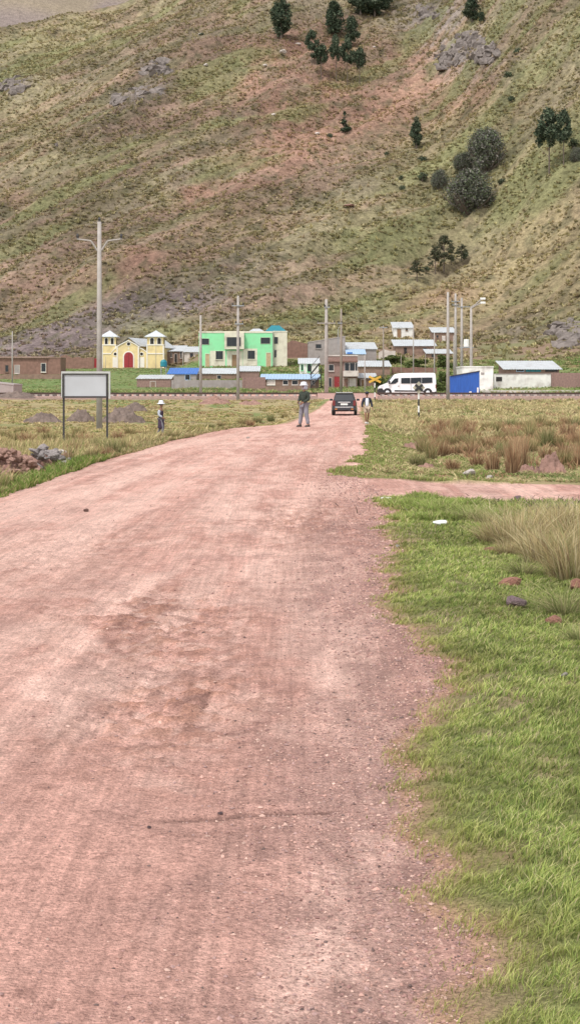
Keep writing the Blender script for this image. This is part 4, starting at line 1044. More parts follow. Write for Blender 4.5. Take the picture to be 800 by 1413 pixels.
# blue sheet hut
def blue_hut():
    Y = 156; b = at(641, 545.5, Y); k = Y / F
    r = tag(empty('blue_hut', b), 'bright blue corrugated sheet hut with a slanting top', 'hut')
    x0, x1 = (621 - 641) * k, (661 - 641) * k; z0, z1 = (545.5 - 519.5) * k, (545.5 - 512.5) * k
    n = 46; vs = []; fs = []
    m = MB()
    out = []
    for i in range(n + 1):
        t = i / n; out.append((x0 + (x1 - x0) * t, -.025 if i % 2 else .0, z0 + (z1 - z0) * t))
    vs = [(p[0], p[1], -.4) for p in out] + [(p[0], p[1], p[2]) for p in out] + [(p[0], p[1] + .04, -.4) for p in out] + [(p[0], p[1] + .04, p[2]) for p in out]
    N1 = n + 1
    for i in range(n):
        fs += [(i, i + 1, N1 + i + 1, N1 + i), (2 * N1 + i, 3 * N1 + i, 3 * N1 + i + 1, 2 * N1 + i + 1), (N1 + i, N1 + i + 1, 3 * N1 + i + 1, 3 * N1 + i)]
    m.add(vs, fs).build('front_sheet', M['bluesheet'], r)
    MB().box(x0, x0 + .05, .05, 3, -.4, z0 - .02).build('side_sheet', M['bluesheet'], r)
    MB().box(x1 - .05, x1, .05, 3, -.4, z1 - .02).build('side_sheet', M['bluesheet'], r)
    MB().box(x0 + .055, x1 - .055, 2.95, 3, -.4, z0 - .02).build('back_sheet', M['bluesheet'], r)
    MB().add([(x0, .05, z0 - .01), (x1, .05, z1 - .01), (x1, 3, z1 - .01), (x0, 3, z0 - .01), (x0, .05, z0 + .03), (x1, .05, z1 + .03), (x1, 3, z1 + .03), (x0, 3, z0 + .03)], [(3, 2, 1, 0), (4, 5, 6, 7), (0, 1, 5, 4), (1, 2, 6, 5), (2, 3, 7, 6), (3, 0, 4, 7)]).build('roof', M['bluesheet'], r)
    MB().tube([(x0 - .05, -.08, z0 + .04), (x1 + .05, -.08, z1 + .04)], .05, 6).build('top_rail', M['darkmetal'], r)
blue_hut()
for (px_, w_, h_, lab) in ((648.5, .30, .42, 'squat white concrete marker leaning against the blue hut'), (658.6, .17, .85, 'taller thin white marker post at the right end of the blue hut')):
    b = at(px_, 545.5, 154)
    tag(MB().prism([(-w_ / 2, -.2), (w_ / 2, -.2), (w_ * .42, h_ * .9), (w_ * .2, h_), (-w_ * .45, h_ * .94)], 'y', -.09, .09).build('marker_post', M['white'], bevel=.015), lab, 'post').location = b

# ------------------------------------------------------------------ poles
def pole(px, yt, Y, r0=.15, m='concrete', label='', arms=(), name='utility_pole', lamp=False, yb=None):
    x = gx(px, Y); zb = hz(x, Y); b = Vector((x, Y, zb)); top = at(px, yt, Y).z - zb
    r = tag(empty(name, b), label, 'utility pole' if name == 'utility_pole' else 'street lamp' if name == 'street_lamp' else 'post')
    MB().tube([(0, 0, -1), (0, 0, top * .5), (0, 0, top)], [r0, r0 * .82, r0 * .62], 12).build('shaft', M[m], r, smooth=True)
    for (kind, py, x0, x1) in arms:
        z = at(px, py, Y).z - zb; a = (x0 - px) * Y / F; b2 = (x1 - px) * Y / F
        MB().box(a, b2, -.07 - r0 * .7, .05 - r0 * .7, z - .05, z + .05).build('crossarm', M[kind], r)
        for q in (a + .08, b2 - .08):
            MB().lathe([(.03, 0), (.07, .03), (.05, .09), (.08, .12), (.05, .2), (.02, .22)], (q, -r0 * .7, z + .052), 8).build('insulator', M['darkmetal'], r)
    return r
p1 = pole(137.5, 306, 77, .17, label='tall concrete power pole with V shaped arms behind the blank board')
for (sx) in (-1, 1):
    k = 77 / F; top = at(137.5, 306, 77).z - p1.location.z
    zA = top - (346 - 306) * k; zB = top - (332.5 - 306) * k; x1_ = sx * 11.5 * k
    MB().tube([(sx * .1, 0, zA), (x1_, 0, zB)], .05, 8).build('brace', M['concrete'], p1)
    MB().tube([(x1_, 0, zB), (sx * 31 * k, 0, zB + .10)], .045, 8).build('crossarm', M['concrete'], p1)
    MB().lathe([(.03, 0), (.08, .03), (.06, .09), (.09, .13), (.05, .24), (.02, .26)], (sx * 30 * k, 0, zB + .14), 10).build('insulator', M['darkmetal'], p1)
MB().lathe([(.03, 0), (.08, .03), (.06, .09), (.09, .13), (.05, .22), (.02, .24)], (0, 0, top), 10).build('insulator', M['darkmetal'], p1)
pole(17.5, 457, 195, .11, 'concrete', 'thin pole rising in front of the long adobe house at the left')
pole(277, 435, 146, .16, 'concrete', 'bare concrete pole at the left corner of the green building')
pole(328.5, 408, 133, .16, 'concrete', 'tall pole with two short crossarms in front of the green building', [('steel', 422, 320, 337), ('steel', 447, 324, 336)])
pole(450, 413, 150, .22, 'concrete', 'thick concrete pole in front of the grey house with one crossarm', [('concrete', 446, 437.5, 462), ('steel', 424, 447, 455)])
r_ = pole(470.5, 426, 168, .16, 'polewood', 'brown pole standing before the brick house with a looped bracket', [('steel', 446, 466, 472)])
MB().tube([(-.15, 0, 7.6), (-.3, 0, 7.5), (-.36, 0, 7.2), (-.36, 0, 5.6)], .04, 6).build('bracket', M['steel'], r_)
pole(528.5, 449, 192, .13, 'polewood', 'slender pole just left of the front of the white van', [('steel', 452, 523, 534)])
pole(503, 490, 165, .08, 'concrete', 'short thin pole behind the walking boy')
pole(617.5, 403, 131, .17, 'concrete', 'tallest pale pole, standing in the field left of the blue hut')
pole(628, 405, 195, .22, 'concrete', 'power pole second from the left in the cluster behind the blue hut', [('steel', 416, 622, 634), ('steel', 421, 623, 633)])
pole(636.5, 411, 190, .22, 'concrete', 'power pole third from the left in the cluster behind the blue hut', [('steel', 423.5, 630, 648)])
r_ = pole(649.5, 424, 181, .21, 'concrete', 'concrete street lamp pole at the right of the cluster with two lamp heads', name='street_lamp')
k = 181 / F; top = at(649.5, 424, 181).z - r_.location.z
for (dz, lx, lz) in ((0, 17.5, 11), (-.15, 17.5, 5.5)):
    MB().tube([(0, 0, top + dz), (6 * k, -.3, top + dz + .35), ((lx - 5) * k, -.7, top + lz * k * .95)], .09, 8).build('lamp_arm', M['concrete'], r_)
    MB().box((lx - 6) * k, (lx + 1) * k, -.95, -.6, top + lz * k - .10, top + lz * k + .16).build('lamp_head', M['white'], r_, bevel=.05)
pole(570, 448, 205, .10, 'concrete', 'thin pole rising behind the middle of the van')
pole(553, 490, 204, .07, 'polewood', 'short stump-like post behind the van, nearer its cab', name='wooden_post')
pole(586.5, 489, 204, .07, 'polewood', 'short post behind the rear half of the van', name='wooden_post')
pole(598.8, 459, 200, .11, 'concrete', 'thin pole behind the rear end of the van')
pole(625.5, 463, 188, .07, 'concrete', 'short thin pole tucked between the tall poles behind the blue hut')
pole(252.8, 484, 240, .10, 'concrete', 'short white post between the two houses right of the church', name='wooden_post')
pole(215.5, 472, 240, .05, 'concrete', 'very thin short pole in front of the right bell tower', name='wooden_post')
pole(146, 492, 240, .05, 'concrete', 'very thin short post in front of the left bell tower', name='wooden_post')
tr = tag(empty('transformer', at(643, 479, 186)), 'grey transformer drum on a platform between two poles', 'transformer')
MB().box(-.9, .9, -.5, .5, -.1, 0).build('platform', M['steel'], tr)
MB().lathe([(.3, .02), (.36, .05), (.36, .95), (.3, 1.0)], (0, 0, 0), 14).build('drum', M['white'], tr)
for x_ in (-.15, .15): MB().lathe([(.04, 0), (.06, .05), (.03, .3)], (x_, 0, 1.0), 8).build('bushing', M['darkmetal'], tr)

# ------------------------------------------------------------------ railway
rw = tag(empty('railway', (0, 138.6, .55)), 'railway line of dark rails on pale concrete sleepers crossing behind the field', 'railway')
MB().prism([(-2.6, -.5), (2.6, -.5), (1.6, .12), (-1.6, .12)], 'x', -75, 2.6).build('ballast', mat('track_ballast', (.30, .20, .17), .95, .3, 6, .08, 8), rw)
MB().prism([(-2.6, -.5), (2.6, -.5), (1.6, .12), (-1.6, .12)], 'x', 8.2, 75).build('ballast', bpy.data.materials['track_ballast'], rw)
for y_ in (-.75, .75):
    MB().prism([(y_ - .07, .27), (y_ + .07, .27), (y_ + .07, .30), (y_ + .015, .32), (y_ + .015, .39), (y_ + .04, .40), (y_ + .04, .45), (y_ - .04, .45), (y_ - .04, .40), (y_ - .015, .39), (y_ - .015, .32), (y_ - .07, .30)], 'x', -75, 75).build('rail', M['rail'], rw)
sl0 = MB().box(-.13, .13, -1.3, 1.3, .06, .265).build('sleeper', M['sleeper'], rw, bevel=.02)
xs_ = [x for x in np.arange(8.8, 44, .72)] + [-x for x in np.arange(-1.9, 34, .72)]
sl0.location.x = xs_[0]
for x_ in xs_[1:98]:
    o = sl0.copy(); COL.objects.link(o); o.parent = rw; o.location.x = x_
m_ = MB()
for x_ in list(np.arange(44.4, 74, .72)) + [-x for x in np.arange(34.4, 74, .72)]: m_.box(x_ - .13, x_ + .13, -1.3, 1.3, .06, .265)
tag(m_.build('outer_sleepers', M['sleeper'], rw), kind='stuff')
# road planking at the crossing
tag(MB().prism([(134.6, .30), (137.2, .935), (140, .935), (146.2, .72), (146.2, .3)], 'x', 2.6, 8.2).build('level_crossing', M_ROAD), 'packed dirt ramp carrying the road over the railway', kind='structure')
lc = bpy.data.objects['level_crossing'].data
ca = lc.color_attributes.new('Col', 'FLOAT_COLOR', 'POINT')
for i_ in range(len(ca.data)): ca.data[i_].color = (.45, .28, .245, 1)

# crossing signs
def crossing(px, pyc, Y, label, plate, cross, diamond, size):
    x = gx(px, Y); zb = hz(x, Y); r = tag(empty('crossing_sign', (x, Y, zb)), label, 'sign')
    zc = at(px, pyc, Y).z - zb; n = 5; step = (zc + .1) / n
    for i in range(n):
        MB().lathe([(.055, -.15 if i == 0 else i * step + .001), (.055, (i + 1) * step)], (0, 0, 0), 12).build('post_band', M['blackpaint' if i % 2 == 0 else 'white'], r)
    if diamond:
        MB().prism([(0, zc - size * .62), (size * .62, zc), (0, zc + size * .62), (-size * .62, zc)], 'y', -.09, -.06).build('sign_plate', M[plate], r, bevel=.006)
    for s_ in (-1, 1):
        a = R(40 if diamond else 26) * s_; L_ = size * (.46 if diamond else .62); w_ = .075 * (1 if diamond else 1.3)
        c_, s2 = math.cos(a), math.sin(a)
        pts = [(c_ * u - s2 * v, zc + s2 * u + c_ * v) for u, v in ((-L_, -w_), (L_, -w_), (L_, w_), (-L_, w_))]
        MB().prism(pts, 'y', -.13 - .02 * (s_ > 0), -.112 - .02 * (s_ > 0)).build('cross_board', M[cross], r)
crossing(577.3, 535, 88, 'crossing sign on a black and white post with a pale diamond and dark X', 'signback', 'blackpaint', True, .62)
crossing(516.8, 523.5, 130, 'yellow X shaped crossing sign on a black and white post beside the railway', '', 'yellowsign', False, .95)

# blank board beside the road
sb = tag(empty('signboard', (gx(119, 45), 45, hz(gx(119, 45), 45)), R(4)), 'blank pale grey signboard on two dark posts at the left of the road', 'signboard')
k = 45 / F; zb = sb.location.z
def zz_(py): return EYE - (py - HY) * k - zb
hw = 33.5 * k
for x_ in (-hw + .07, hw - .10): MB().box(x_ - .03, x_ + .03, -.03, .03, -.4, zz_(516)).build('leg', M['darkmetal'], sb)
MB().box(-hw, hw, -.10, .035, zz_(515.3), zz_(512.5)).box(-hw, -hw + .03, -.10, .035, zz_(548.5), zz_(515.35)).box(hw - .05, hw, -.10, .035, zz_(550), zz_(515.35)).build('outer_frame', M['signframe'], sb)
MB().box(-hw + .04, hw - .06, -.09, -.035, zz_(517.2), zz_(515.5)).box(-hw + .04, hw - .06, -.09, -.035, zz_(549), zz_(546.6)).box(-hw + .04, -hw + .09, -.088, -.035, zz_(546.5), zz_(517.3)).box(hw - .13, hw - .07, -.088, -.035, zz_(546.5), zz_(517.3)).build('inner_frame', M['darkmetal'], sb)
MB().box(-hw + .091, hw - .131, -.06, -.02, zz_(546.5), zz_(517.3)).build('panel', M['signgrey'], sb)
# ------------------------------------------------------------------ van
def loft(sections, name, m, parent, cap=True, smooth=False, bevel=0):
    mb = MB(); n = len(sections[0]); vs = [p for s_ in sections for p in s_]
    fs = [(k * n + i, k * n + (i + 1) % n, (k + 1) * n + (i + 1) % n, (k + 1) * n + i) for k in range(len(sections) - 1) for i in range(n)]
    if cap: fs += [tuple(range(n)), tuple(range((len(sections) - 1) * n, len(sections) * n))]
    return mb.add(vs, fs).build(name, m, parent, smooth=smooth, bevel=bevel)
def wheel(parent, x, y, z, r_, w_, axis='y', side=-1):
    n = 20
    def ring(rr, t):
        return [((x + rr * math.cos(2 * math.pi * i / n), y + t, z + rr * math.sin(2 * math.pi * i / n)) if axis == 'y' else (x + t, y + rr * math.cos(2 * math.pi * i / n), z + rr * math.sin(2 * math.pi * i / n))) for i in range(n)]
    root = loft([ring(r_ * .9, -w_ / 2), ring(r_, -w_ * .35), ring(r_, w_ * .35), ring(r_ * .9, w_ / 2)], 'wheel', M['rubber'], parent)
    t = side * w_ / 2
    loft([ring(r_ * .62, t), ring(r_ * .6, t + side * .015), ring(r_ * .2, t + side * .03)], 'rim', M['chrome'], root)
    return root
def van():
    Y = 151; px = 561.5; x = gx(px, Y); b = Vector((x, Y, at(px, 546, Y).z))
    r = tag(empty('van', b), 'white passenger van with black bumper parked on the street facing left', 'van')
    s = 6.0 / 575
    def Q(u, v): return ((u - 368) * s, (335 - v) * s)
    prof = [Q(*p) for p in [(98, 322), (84, 305), (80, 280), (84, 252), (100, 236), (150, 216), (178, 205), (205, 168), (228, 138), (250, 121), (285, 113), (330, 109), (500, 107), (632, 107), (648, 112), (654, 130), (658, 215), (658, 295), (652, 320)]]
    cxp = sum(p[0] for p in prof) / len(prof); cz = 1.2
    secs = []
    for (yy, sc, top) in ((0, .955, .0), (.035, .985, 0), (.12, 1, 0), (1.78, 1, 0), (1.88, .985, 0), (1.92, .955, 0)):
        secs.append([(cxp + (p[0] - cxp) * (sc + (1 - sc) * .5), yy + (.10 * max(0, (p[1] - 1.2)) * (1 if yy < 1 else -1)), cz + (p[1] - cz) * sc) for p in prof])
    loft(secs, 'body', M['vanwhite'], r)
    def side(name, pts, m, out=.02, z_in=True, parent=None):
        P_ = [Q(*p) for p in pts]
        f = [(a, .10 * max(0, c_ - 1.2) * .98 - out, c_) for a, c_ in P_]; bk = [(a, y_ + out + .03, c_) for a, y_, c_ in f]
        n = len(f)
        return MB().add(f + bk, [tuple(range(n)), tuple(range(n, 2 * n))[::-1]] + [(i, (i + 1) % n, (i + 1) % n + n, i + n) for i in range(n)]).build(name, m, parent or r)
    side('side_window', [(197, 222), (218, 190), (244, 163), (279, 160), (277, 196), (250, 214)], M['glass'])
    side('side_window', [(307, 158), (398, 156), (398, 213), (307, 214)], M['glass']); side('side_window', [(403, 156), (508, 154), (508, 212), (403, 213)], M['glass']); side('side_window', [(513, 154), (618, 153), (618, 206), (513, 212)], M['glass'])
    side('trim_strip', [(240, 279), (532, 284), (532, 296), (240, 294)], M['black'], .03)
    side('sill_strip', [(205, 318), (535, 318), (535, 326), (205, 326)], M['black'], .02)
    side('door_seam', [(292, 150), (295, 150), (295, 310), (292, 310)], M['black'], .006); side('door_seam', [(188, 226), (191, 226), (200, 310), (197, 310)], M['black'], .006); side('door_seam', [(402, 216), (405, 216), (405, 278), (402, 278)], M['black'], .006)
    side('door_handle', [(272, 236), (286, 236), (286, 241), (272, 241)], M['black'], .04)
    side('headlight', [(100, 240), (132, 233), (128, 256), (98, 262)], M['lampglass'], .015)
    side('tail_light', [(648, 222), (656, 222), (656, 262), (648, 262)], M['redlight'], .02)
    bp = [Q(*p) for p in [(86, 262), (118, 262), (138, 285), (136, 330), (96, 331), (76, 310), (76, 280)]]
    loft([[(a, yy, c_) for a, c_ in bp] for yy in (-.02, 1.94)], 'front_bumper', M['black'], r)
    bp = [Q(*p) for p in [(610, 300), (664, 292), (664, 326), (612, 326)]]
    loft([[(a, yy, c_) for a, c_ in bp] for yy in (-.015, 1.935)], 'rear_bumper', M['black'], r)
    ws = [Q(*p) for p in [(174, 207), (202, 167), (226, 137), (232, 134), (208, 170), (182, 207)]]
    loft([[(a - .02, yy, c_ + .02) for a, c_ in ws] for yy in (.22, 1.7)], 'windscreen', M['glass'], r)
    for u in (170, 573):
        cx_, cz_ = Q(u, 303)
        arch = [(cx_ + .46 * math.cos(t), cz_ + .46 * math.sin(t)) for t in [math.pi * i / 12 for i in range(13)]] + [(cx_ - .46, cz_ - .16), (cx_ + .46, cz_ - .16)]
        MB().prism(arch, 'y', -.012, .3).build('wheel_arch', M['black'], r)
        wheel(r, cx_, .07, cz_ + .01, .335, .22); wheel(r, cx_, 1.83, cz_ + .01, .335, .22, side=1)
    mx, mz = Q(188, 205)
    MB().box(mx - .08, mx + .1, -.28, -.04, mz - .12, mz + .18).build('mirror', M['black'], r, bevel=.03)
van()

# ------------------------------------------------------------------ car seen from behind
def car():
    Y = 99; px = 474.6; x = gx(px, Y); b = Vector((x, Y, hz(x, Y) + .01))
    r = tag(empty('car', b, R(-3)), 'dark hatchback with painted sky sheen on the roof and white number plate driving away on the road', 'car')
    def sec(y, hw, zb, zt_, k=.12):
        return [(-hw + k, y, zb), (hw - k, y, zb), (hw, y, zb + k), (hw * 1.0, y, (zb + zt_) / 2), (hw * .97, y, zt_ - k), (hw * .90, y, zt_), (-hw * .90, y, zt_), (-hw * .97, y, zt_ - k), (-hw, y, (zb + zt_) / 2), (-hw, y, zb + k)]
    loft([sec(0, .74, .36, .86, .1), sec(.06, .81, .30, .93), sec(.35, .85, .26, .98), sec(1.4, .86, .25, .99), sec(2.6, .86, .25, .98), sec(3.3, .83, .26, .92), sec(3.8, .76, .28, .80), sec(3.92, .62, .36, .70, .08)], 'body', M['carblack'], r)
    def cab(y, hb, ht, z0, z1): return [(-hb, y, z0), (hb, y, z0), (ht, y, z1 - .05), (ht * .92, y, z1), (-ht * .92, y, z1), (-ht, y, z1 - .05)]
    loft([cab(.16, .74, .72, .94, 1.02), cab(.46, .76, .60, .95, 1.48), cab(.8, .78, .61, .96, 1.53), cab(1.9, .78, .61, .96, 1.54), cab(2.35, .78, .58, .96, 1.44), cab(3.0, .76, .70, .94, 1.0)], 'cabin', M['carblack'], r)
    # rear window follows the hatch slope
    MB().add([(-.60, .205, 1.06), (.60, .205, 1.06), (.50, .425, 1.40), (-.50, .425, 1.40), (-.60, .25, 1.05), (.60, .25, 1.05), (.50, .47, 1.39), (-.50, .47, 1.39)], [(0, 1, 2, 3), (7, 6, 5, 4), (0, 4, 5, 1), (1, 5, 6, 2), (2, 6, 7, 3), (3, 7, 4, 0)]).build('rear_window', mat('tinted_rear_glass', (.10, .14, .17), .06, .2, 1.5, spec=.9), r)
    for s_ in (-1, 1):
        MB().add([(s_ * .775, .65, 1.0), (s_ * .79, 1.35, 1.0), (s_ * .79, 2.55, 1.0), (s_ * .625, 2.2, 1.44), (s_ * .63, 1.35, 1.47), (s_ * .625, .75, 1.45), (s_ * .70, 1.4, 1.2)], [(0, 1, 4, 5), (1, 2, 3, 4), (0, 5, 6), (2, 6, 3)]).build('side_window', M['glass'], r)
        MB().box(s_ * .70 - .09, s_ * .70 + .09, -.03, .12, .66, 1.02).build('tail_light', M['redlight'], r, bevel=.03)
        MB().box(s_ * .93 - .11, s_ * .93 + .11, 1.95, 2.08, .98, 1.13).build('mirror', M['carblack'], r, bevel=.035)
        MB().tube([(s_ * .55, .62, 1.555), (s_ * .57, 1.3, 1.60), (s_ * .55, 2.0, 1.565)], .022, 6).build('roof_rail', M['chrome'], r)
        wheel(r, s_ * .76, .68, .30, .31, .20, 'x', s_); wheel(r, s_ * .76, 3.15, .30, .31, .20, 'x', s_)
        MB().box(s_ * .55 - .08, s_ * .55 + .08, -.075, -.045, .40, .46).build('reflector', M['orange'], r)
    bm_ = MB(); bm_.box(-.78, .78, -.07, .12, .34, .56); bm_.build('rear_bumper', M['carblack'], r, bevel=.05)
    MB().box(-.42, .42, -.035, .01, .87, .93).build('garnish', M['chrome'], r, bevel=.008)
    MB().box(-.24, .24, -.03, .01, .70, .82).build('number_plate', M['plate'], r)
    MB().box(-.62, .62, -.092, -.06, .54, .59).build('bumper_strip', M['chrome'], r)
    MB().box(-.56, .56, .36, .60, 1.545, 1.575).build('roof_sheen', M['lampglass'], r, bevel=.01)  # pale strip imitating the sky reflected in the dark roof
    MB().tube([(.35, 0, .30), (.35, .3, .30)], .03, 8).build('exhaust', M['steel'], r)
car()

# ------------------------------------------------------------------ people
def skin_mesh(name, J, E, m, parent, root, sub=2, extra=None):
    names = list(J); me = bpy.data.meshes.new(name)
    me.from_pydata([J[k][:3] for k in names], [(names.index(a), names.index(b)) for a, b in E], [])
    tmp = bpy.data.objects.new(name, me); COL.objects.link(tmp)
    md = tmp.modifiers.new('skin', 'SKIN'); md.use_smooth_shade = True; md.branch_smoothing = .3
    sv = me.skin_vertices[0].data
    for i, k in enumerate(names):
        rr = J[k][3]; rr = rr if isinstance(rr, tuple) else (rr, rr)
        sv[i].radius = rr; sv[i].use_root = (k == root)
    s2 = tmp.modifiers.new('sub', 'SUBSURF'); s2.levels = sub; s2.render_levels = sub
    bpy.context.view_layer.update()
    ev = tmp.evaluated_get(bpy.context.evaluated_depsgraph_get())
    out = bpy.data.meshes.new_from_object(ev)
    bpy.data.objects.remove(tmp); out.name = name
    for p in out.polygons: p.use_smooth = True
    if len(out.materials) == 0: out.materials.append(m)
    else: out.materials[0] = m
    o = bpy.data.objects.new(name, out); COL.objects.link(o)
    if parent: o.parent = parent
    return o
def person(loc, rz, height, label, pose, top, bottom, hat, shorts=False, skirt=False, sleeves=None, shirt=None, shoes='shoe'):
    k = height / 1.75
    b = tag(empty('person', loc, rz), label, 'person'); b.scale = (k, k, k)
    J = {'pelvis': (0, 0, .95, (.13, .10)), 'belly': (0, .0, 1.08, (.125, .095)), 'chest': (0, .01, 1.27, (.15, .105)), 'nb': (0, .01, 1.41, (.07, .06)), 'neck': (0, .0, 1.48, .05),
         'jaw': (0, -.015, 1.555, (.062, .07)), 'skull': (0, 0, 1.645, (.078, .095)), 'crown': (0, .01, 1.71, (.05, .06)), 'nose': (0, -.105, 1.60, .014)}
    E = [('pelvis', 'belly'), ('belly', 'chest'), ('chest', 'nb'), ('nb', 'neck'), ('neck', 'jaw'), ('jaw', 'skull'), ('skull', 'crown'), ('jaw', 'nose')]
    for s_, sd_ in ((-1, 'R'), (1, 'L')):
        J['ear' + sd_] = (s_ * .085, .01, 1.61, .018); E.append(('skull', 'ear' + sd_))
        J['sh' + sd_] = (s_ * .175, .015, 1.375, .062); el_ = pose['elbow' + sd_]; wr = pose['wrist' + sd_]
        J['el' + sd_] = (*el_, .043); J['wr' + sd_] = (*wr, .028)
        d = (Vector(wr) - Vector(el_)).normalized(); side_ = Vector((1, 0, 0)) if abs(d.x) < .8 else Vector((0, 1, 0)); u = d.cross(side_).normalized()
        pm = Vector(wr) + d * .06; J['pm' + sd_] = (*pm, (.036, .022))
        E += [('chest', 'sh' + sd_), ('sh' + sd_, 'el' + sd_), ('el' + sd_, 'wr' + sd_), ('wr' + sd_, 'pm' + sd_)]
        for fi, (off, ln) in enumerate(((-.032, .075), (-.011, .09), (.011, .085), (.032, .065))):
            p0 = pm + d * .045 + u * off; p1_ = p0 + d * ln * .5 + side_ * (-s_) * .008; p2_ = p0 + d * ln * .9 - side_ * s_ * .03
            J[f'f{fi}{sd_}'] = (*p0, .010); J[f'g{fi}{sd_}'] = (*p1_, .009); J[f'h{fi}{sd_}'] = (*p2_, .008)
            E += [('pm' + sd_, f'f{fi}{sd_}'), (f'f{fi}{sd_}', f'g{fi}{sd_}'), (f'g{fi}{sd_}', f'h{fi}{sd_}')]
        t0 = Vector(wr) + d * .04 - u * .035; J['t' + sd_] = (*t0, .011); J['tt' + sd_] = (*(t0 + d * .045 - u * .025), .009)
        E += [('wr' + sd_, 't' + sd_), ('t' + sd_, 'tt' + sd_)]
        kn = pose['knee' + sd_]; an = pose['ankle' + sd_]
        J['hip' + sd_] = (s_ * .09, 0, .89, .088); J['kn' + sd_] = (*kn, .058); J['cf' + sd_] = (kn[0] * .6 + an[0] * .4, kn[1] * .6 + an[1] * .4 + .015, kn[2] * .6 + an[2] * .4, .052); J['an' + sd_] = (*an, .036); J['toe' + sd_] = (an[0] + s_ * .02, an[1] - .12, max(.025, an[2] - .05), .03)
        E += [('pelvis', 'hip' + sd_), ('hip' + sd_, 'kn' + sd_), ('kn' + sd_, 'cf' + sd_), ('cf' + sd_, 'an' + sd_), ('an' + sd_, 'toe' + sd_)]
    skin_mesh('body', J, E, M['skin'], b, 'pelvis', 2)
    def grow(keys, dr): return {q: (*J[q][:3], tuple((v + dr) for v in (J[q][3] if isinstance(J[q][3], tuple) else (J[q][3],) * 2))) for q in keys}
    def sub(keys): return [(a, c_) for a, c_ in E if a in keys and c_ in keys]
    ks = ['pelvis', 'belly', 'chest', 'nb'] + (['shL', 'shR', 'elL', 'elR', 'wrL', 'wrR'] if sleeves is None else ['shL', 'shR'])
    skin_mesh('jacket' if shirt else 'top', grow(ks, .026), sub(ks), M[top], b, 'pelvis', 1)
    if sleeves:
        for sd_ in 'LR':
            kk_ = ['sh' + sd_, 'el' + sd_, 'wr' + sd_]; skin_mesh('sleeve', grow(kk_, .022), sub(kk_), M[sleeves], b, 'sh' + sd_, 1)
    if shirt:
        MB().lathe([(.085, .92), (.10, 1.05), (.105, 1.25), (.07, 1.40)], (0, -.055, 0), 14, .9).build('shirt', M[shirt], b, smooth=True)
    if skirt:
        MB().lathe([(.20, .46), (.205, .5), (.19, .72), (.16, .98), (.14, 1.03)], (0, 0, 0), 20, .8).build('skirt', M[bottom], b, smooth=True)
        ks = ['pelvis', 'hipL', 'hipR', 'knL', 'knR', 'anL', 'anR', 'cfL', 'cfR']; skin_mesh('leggings', grow(ks, .012), sub(ks), M['cloth_legg'], b, 'pelvis', 1)
    elif shorts:
        ks = ['pelvis', 'hipL', 'hipR', 'knL', 'knR']; g_ = grow(ks, .035)
        for q in ('knL', 'knR'): g_[q] = (g_[q][0], g_[q][1], g_[q][2] + .06, (.095, .095))
        skin_mesh('shorts', g_, sub(ks), M[bottom], b, 'pelvis', 1)
    else:
        ks = ['pelvis', 'hipL', 'hipR', 'knL', 'knR', 'anL', 'anR', 'cfL', 'cfR']; g_ = grow(ks, .034)
        skin_mesh('trousers', g_, sub(ks), M[bottom], b, 'pelvis', 1)
    for sd_, s_ in (('L', 1), ('R', -1)):
        an = J['an' + sd_]
        sh = MB(); z0 = max(0, an[2] - .085); fx = an[0]; fy = an[1]
        sh.add([(fx - .045, fy + .07, z0), (fx + .045, fy + .07, z0), (fx + .055, fy - .12, z0), (fx + .025, fy - .20, z0), (fx - .025, fy - .20, z0), (fx - .055, fy - .12, z0),
                (fx - .04, fy + .06, z0 + .10), (fx + .04, fy + .06, z0 + .10), (fx + .045, fy - .08, z0 + .08), (fx + .02, fy - .18, z0 + .05), (fx - .02, fy - .18, z0 + .05), (fx - .045, fy - .08, z0 + .08)],
               [(5, 4, 3, 2, 1, 0), (6, 7, 8, 9, 10, 11)] + [(i, (i + 1) % 6, (i + 1) % 6 + 6, i + 6) for i in range(6)])
        sh.build('shoe', M[shoes], b, bevel=.01)
        MB().lathe([(.004, -.012), (.012, 0), (.004, .012)], (s_ * .032, -.088, 1.63), 8, .6).build('eye', M['dark'], b)
    MB().lathe([(.085, 1.60), (.098, 1.66), (.085, 1.72), (.04, 1.755)], (0, .018, 0), 16, 1.05).build('hair', M['hair'], b, smooth=True)
    if hat == 'wide':
        MB().lathe([(.19, 1.645), (.20, 1.665), (.13, 1.70), (.112, 1.72), (.108, 1.80), (.07, 1.835), (.01, 1.84)], (0, .0, 0), 22, 1.05).build('hat', M['cloth_white'], b, smooth=True)
    elif hat == 'cap':
        h_ = MB().lathe([(.104, 1.665), (.104, 1.70), (.08, 1.755), (.01, 1.77)], (0, .01, 0), 18, 1.08).build('cap', M['cloth_navy'], b, smooth=True)
        MB().prism([(-.08, -.08), (.08, -.08), (.06, -.20), (-.06, -.20)], 'z', 1.665, 1.68).build('peak', M['cloth_navy'], h_)
    elif hat == 'flap':
        h_ = MB().lathe([(.165, 1.655), (.17, 1.675), (.118, 1.70), (.118, 1.75), (.09, 1.80), (.01, 1.815)], (0, -.02, 0), 22, 1.15).build('hat', M['cloth_white'], b, smooth=True)
        MB().lathe([(.115, 1.50), (.125, 1.58), (.112, 1.66)], (0, .03, 0), 16, .9).build('neck_flap', M['cloth_lav'], h_, smooth=True)
    return b
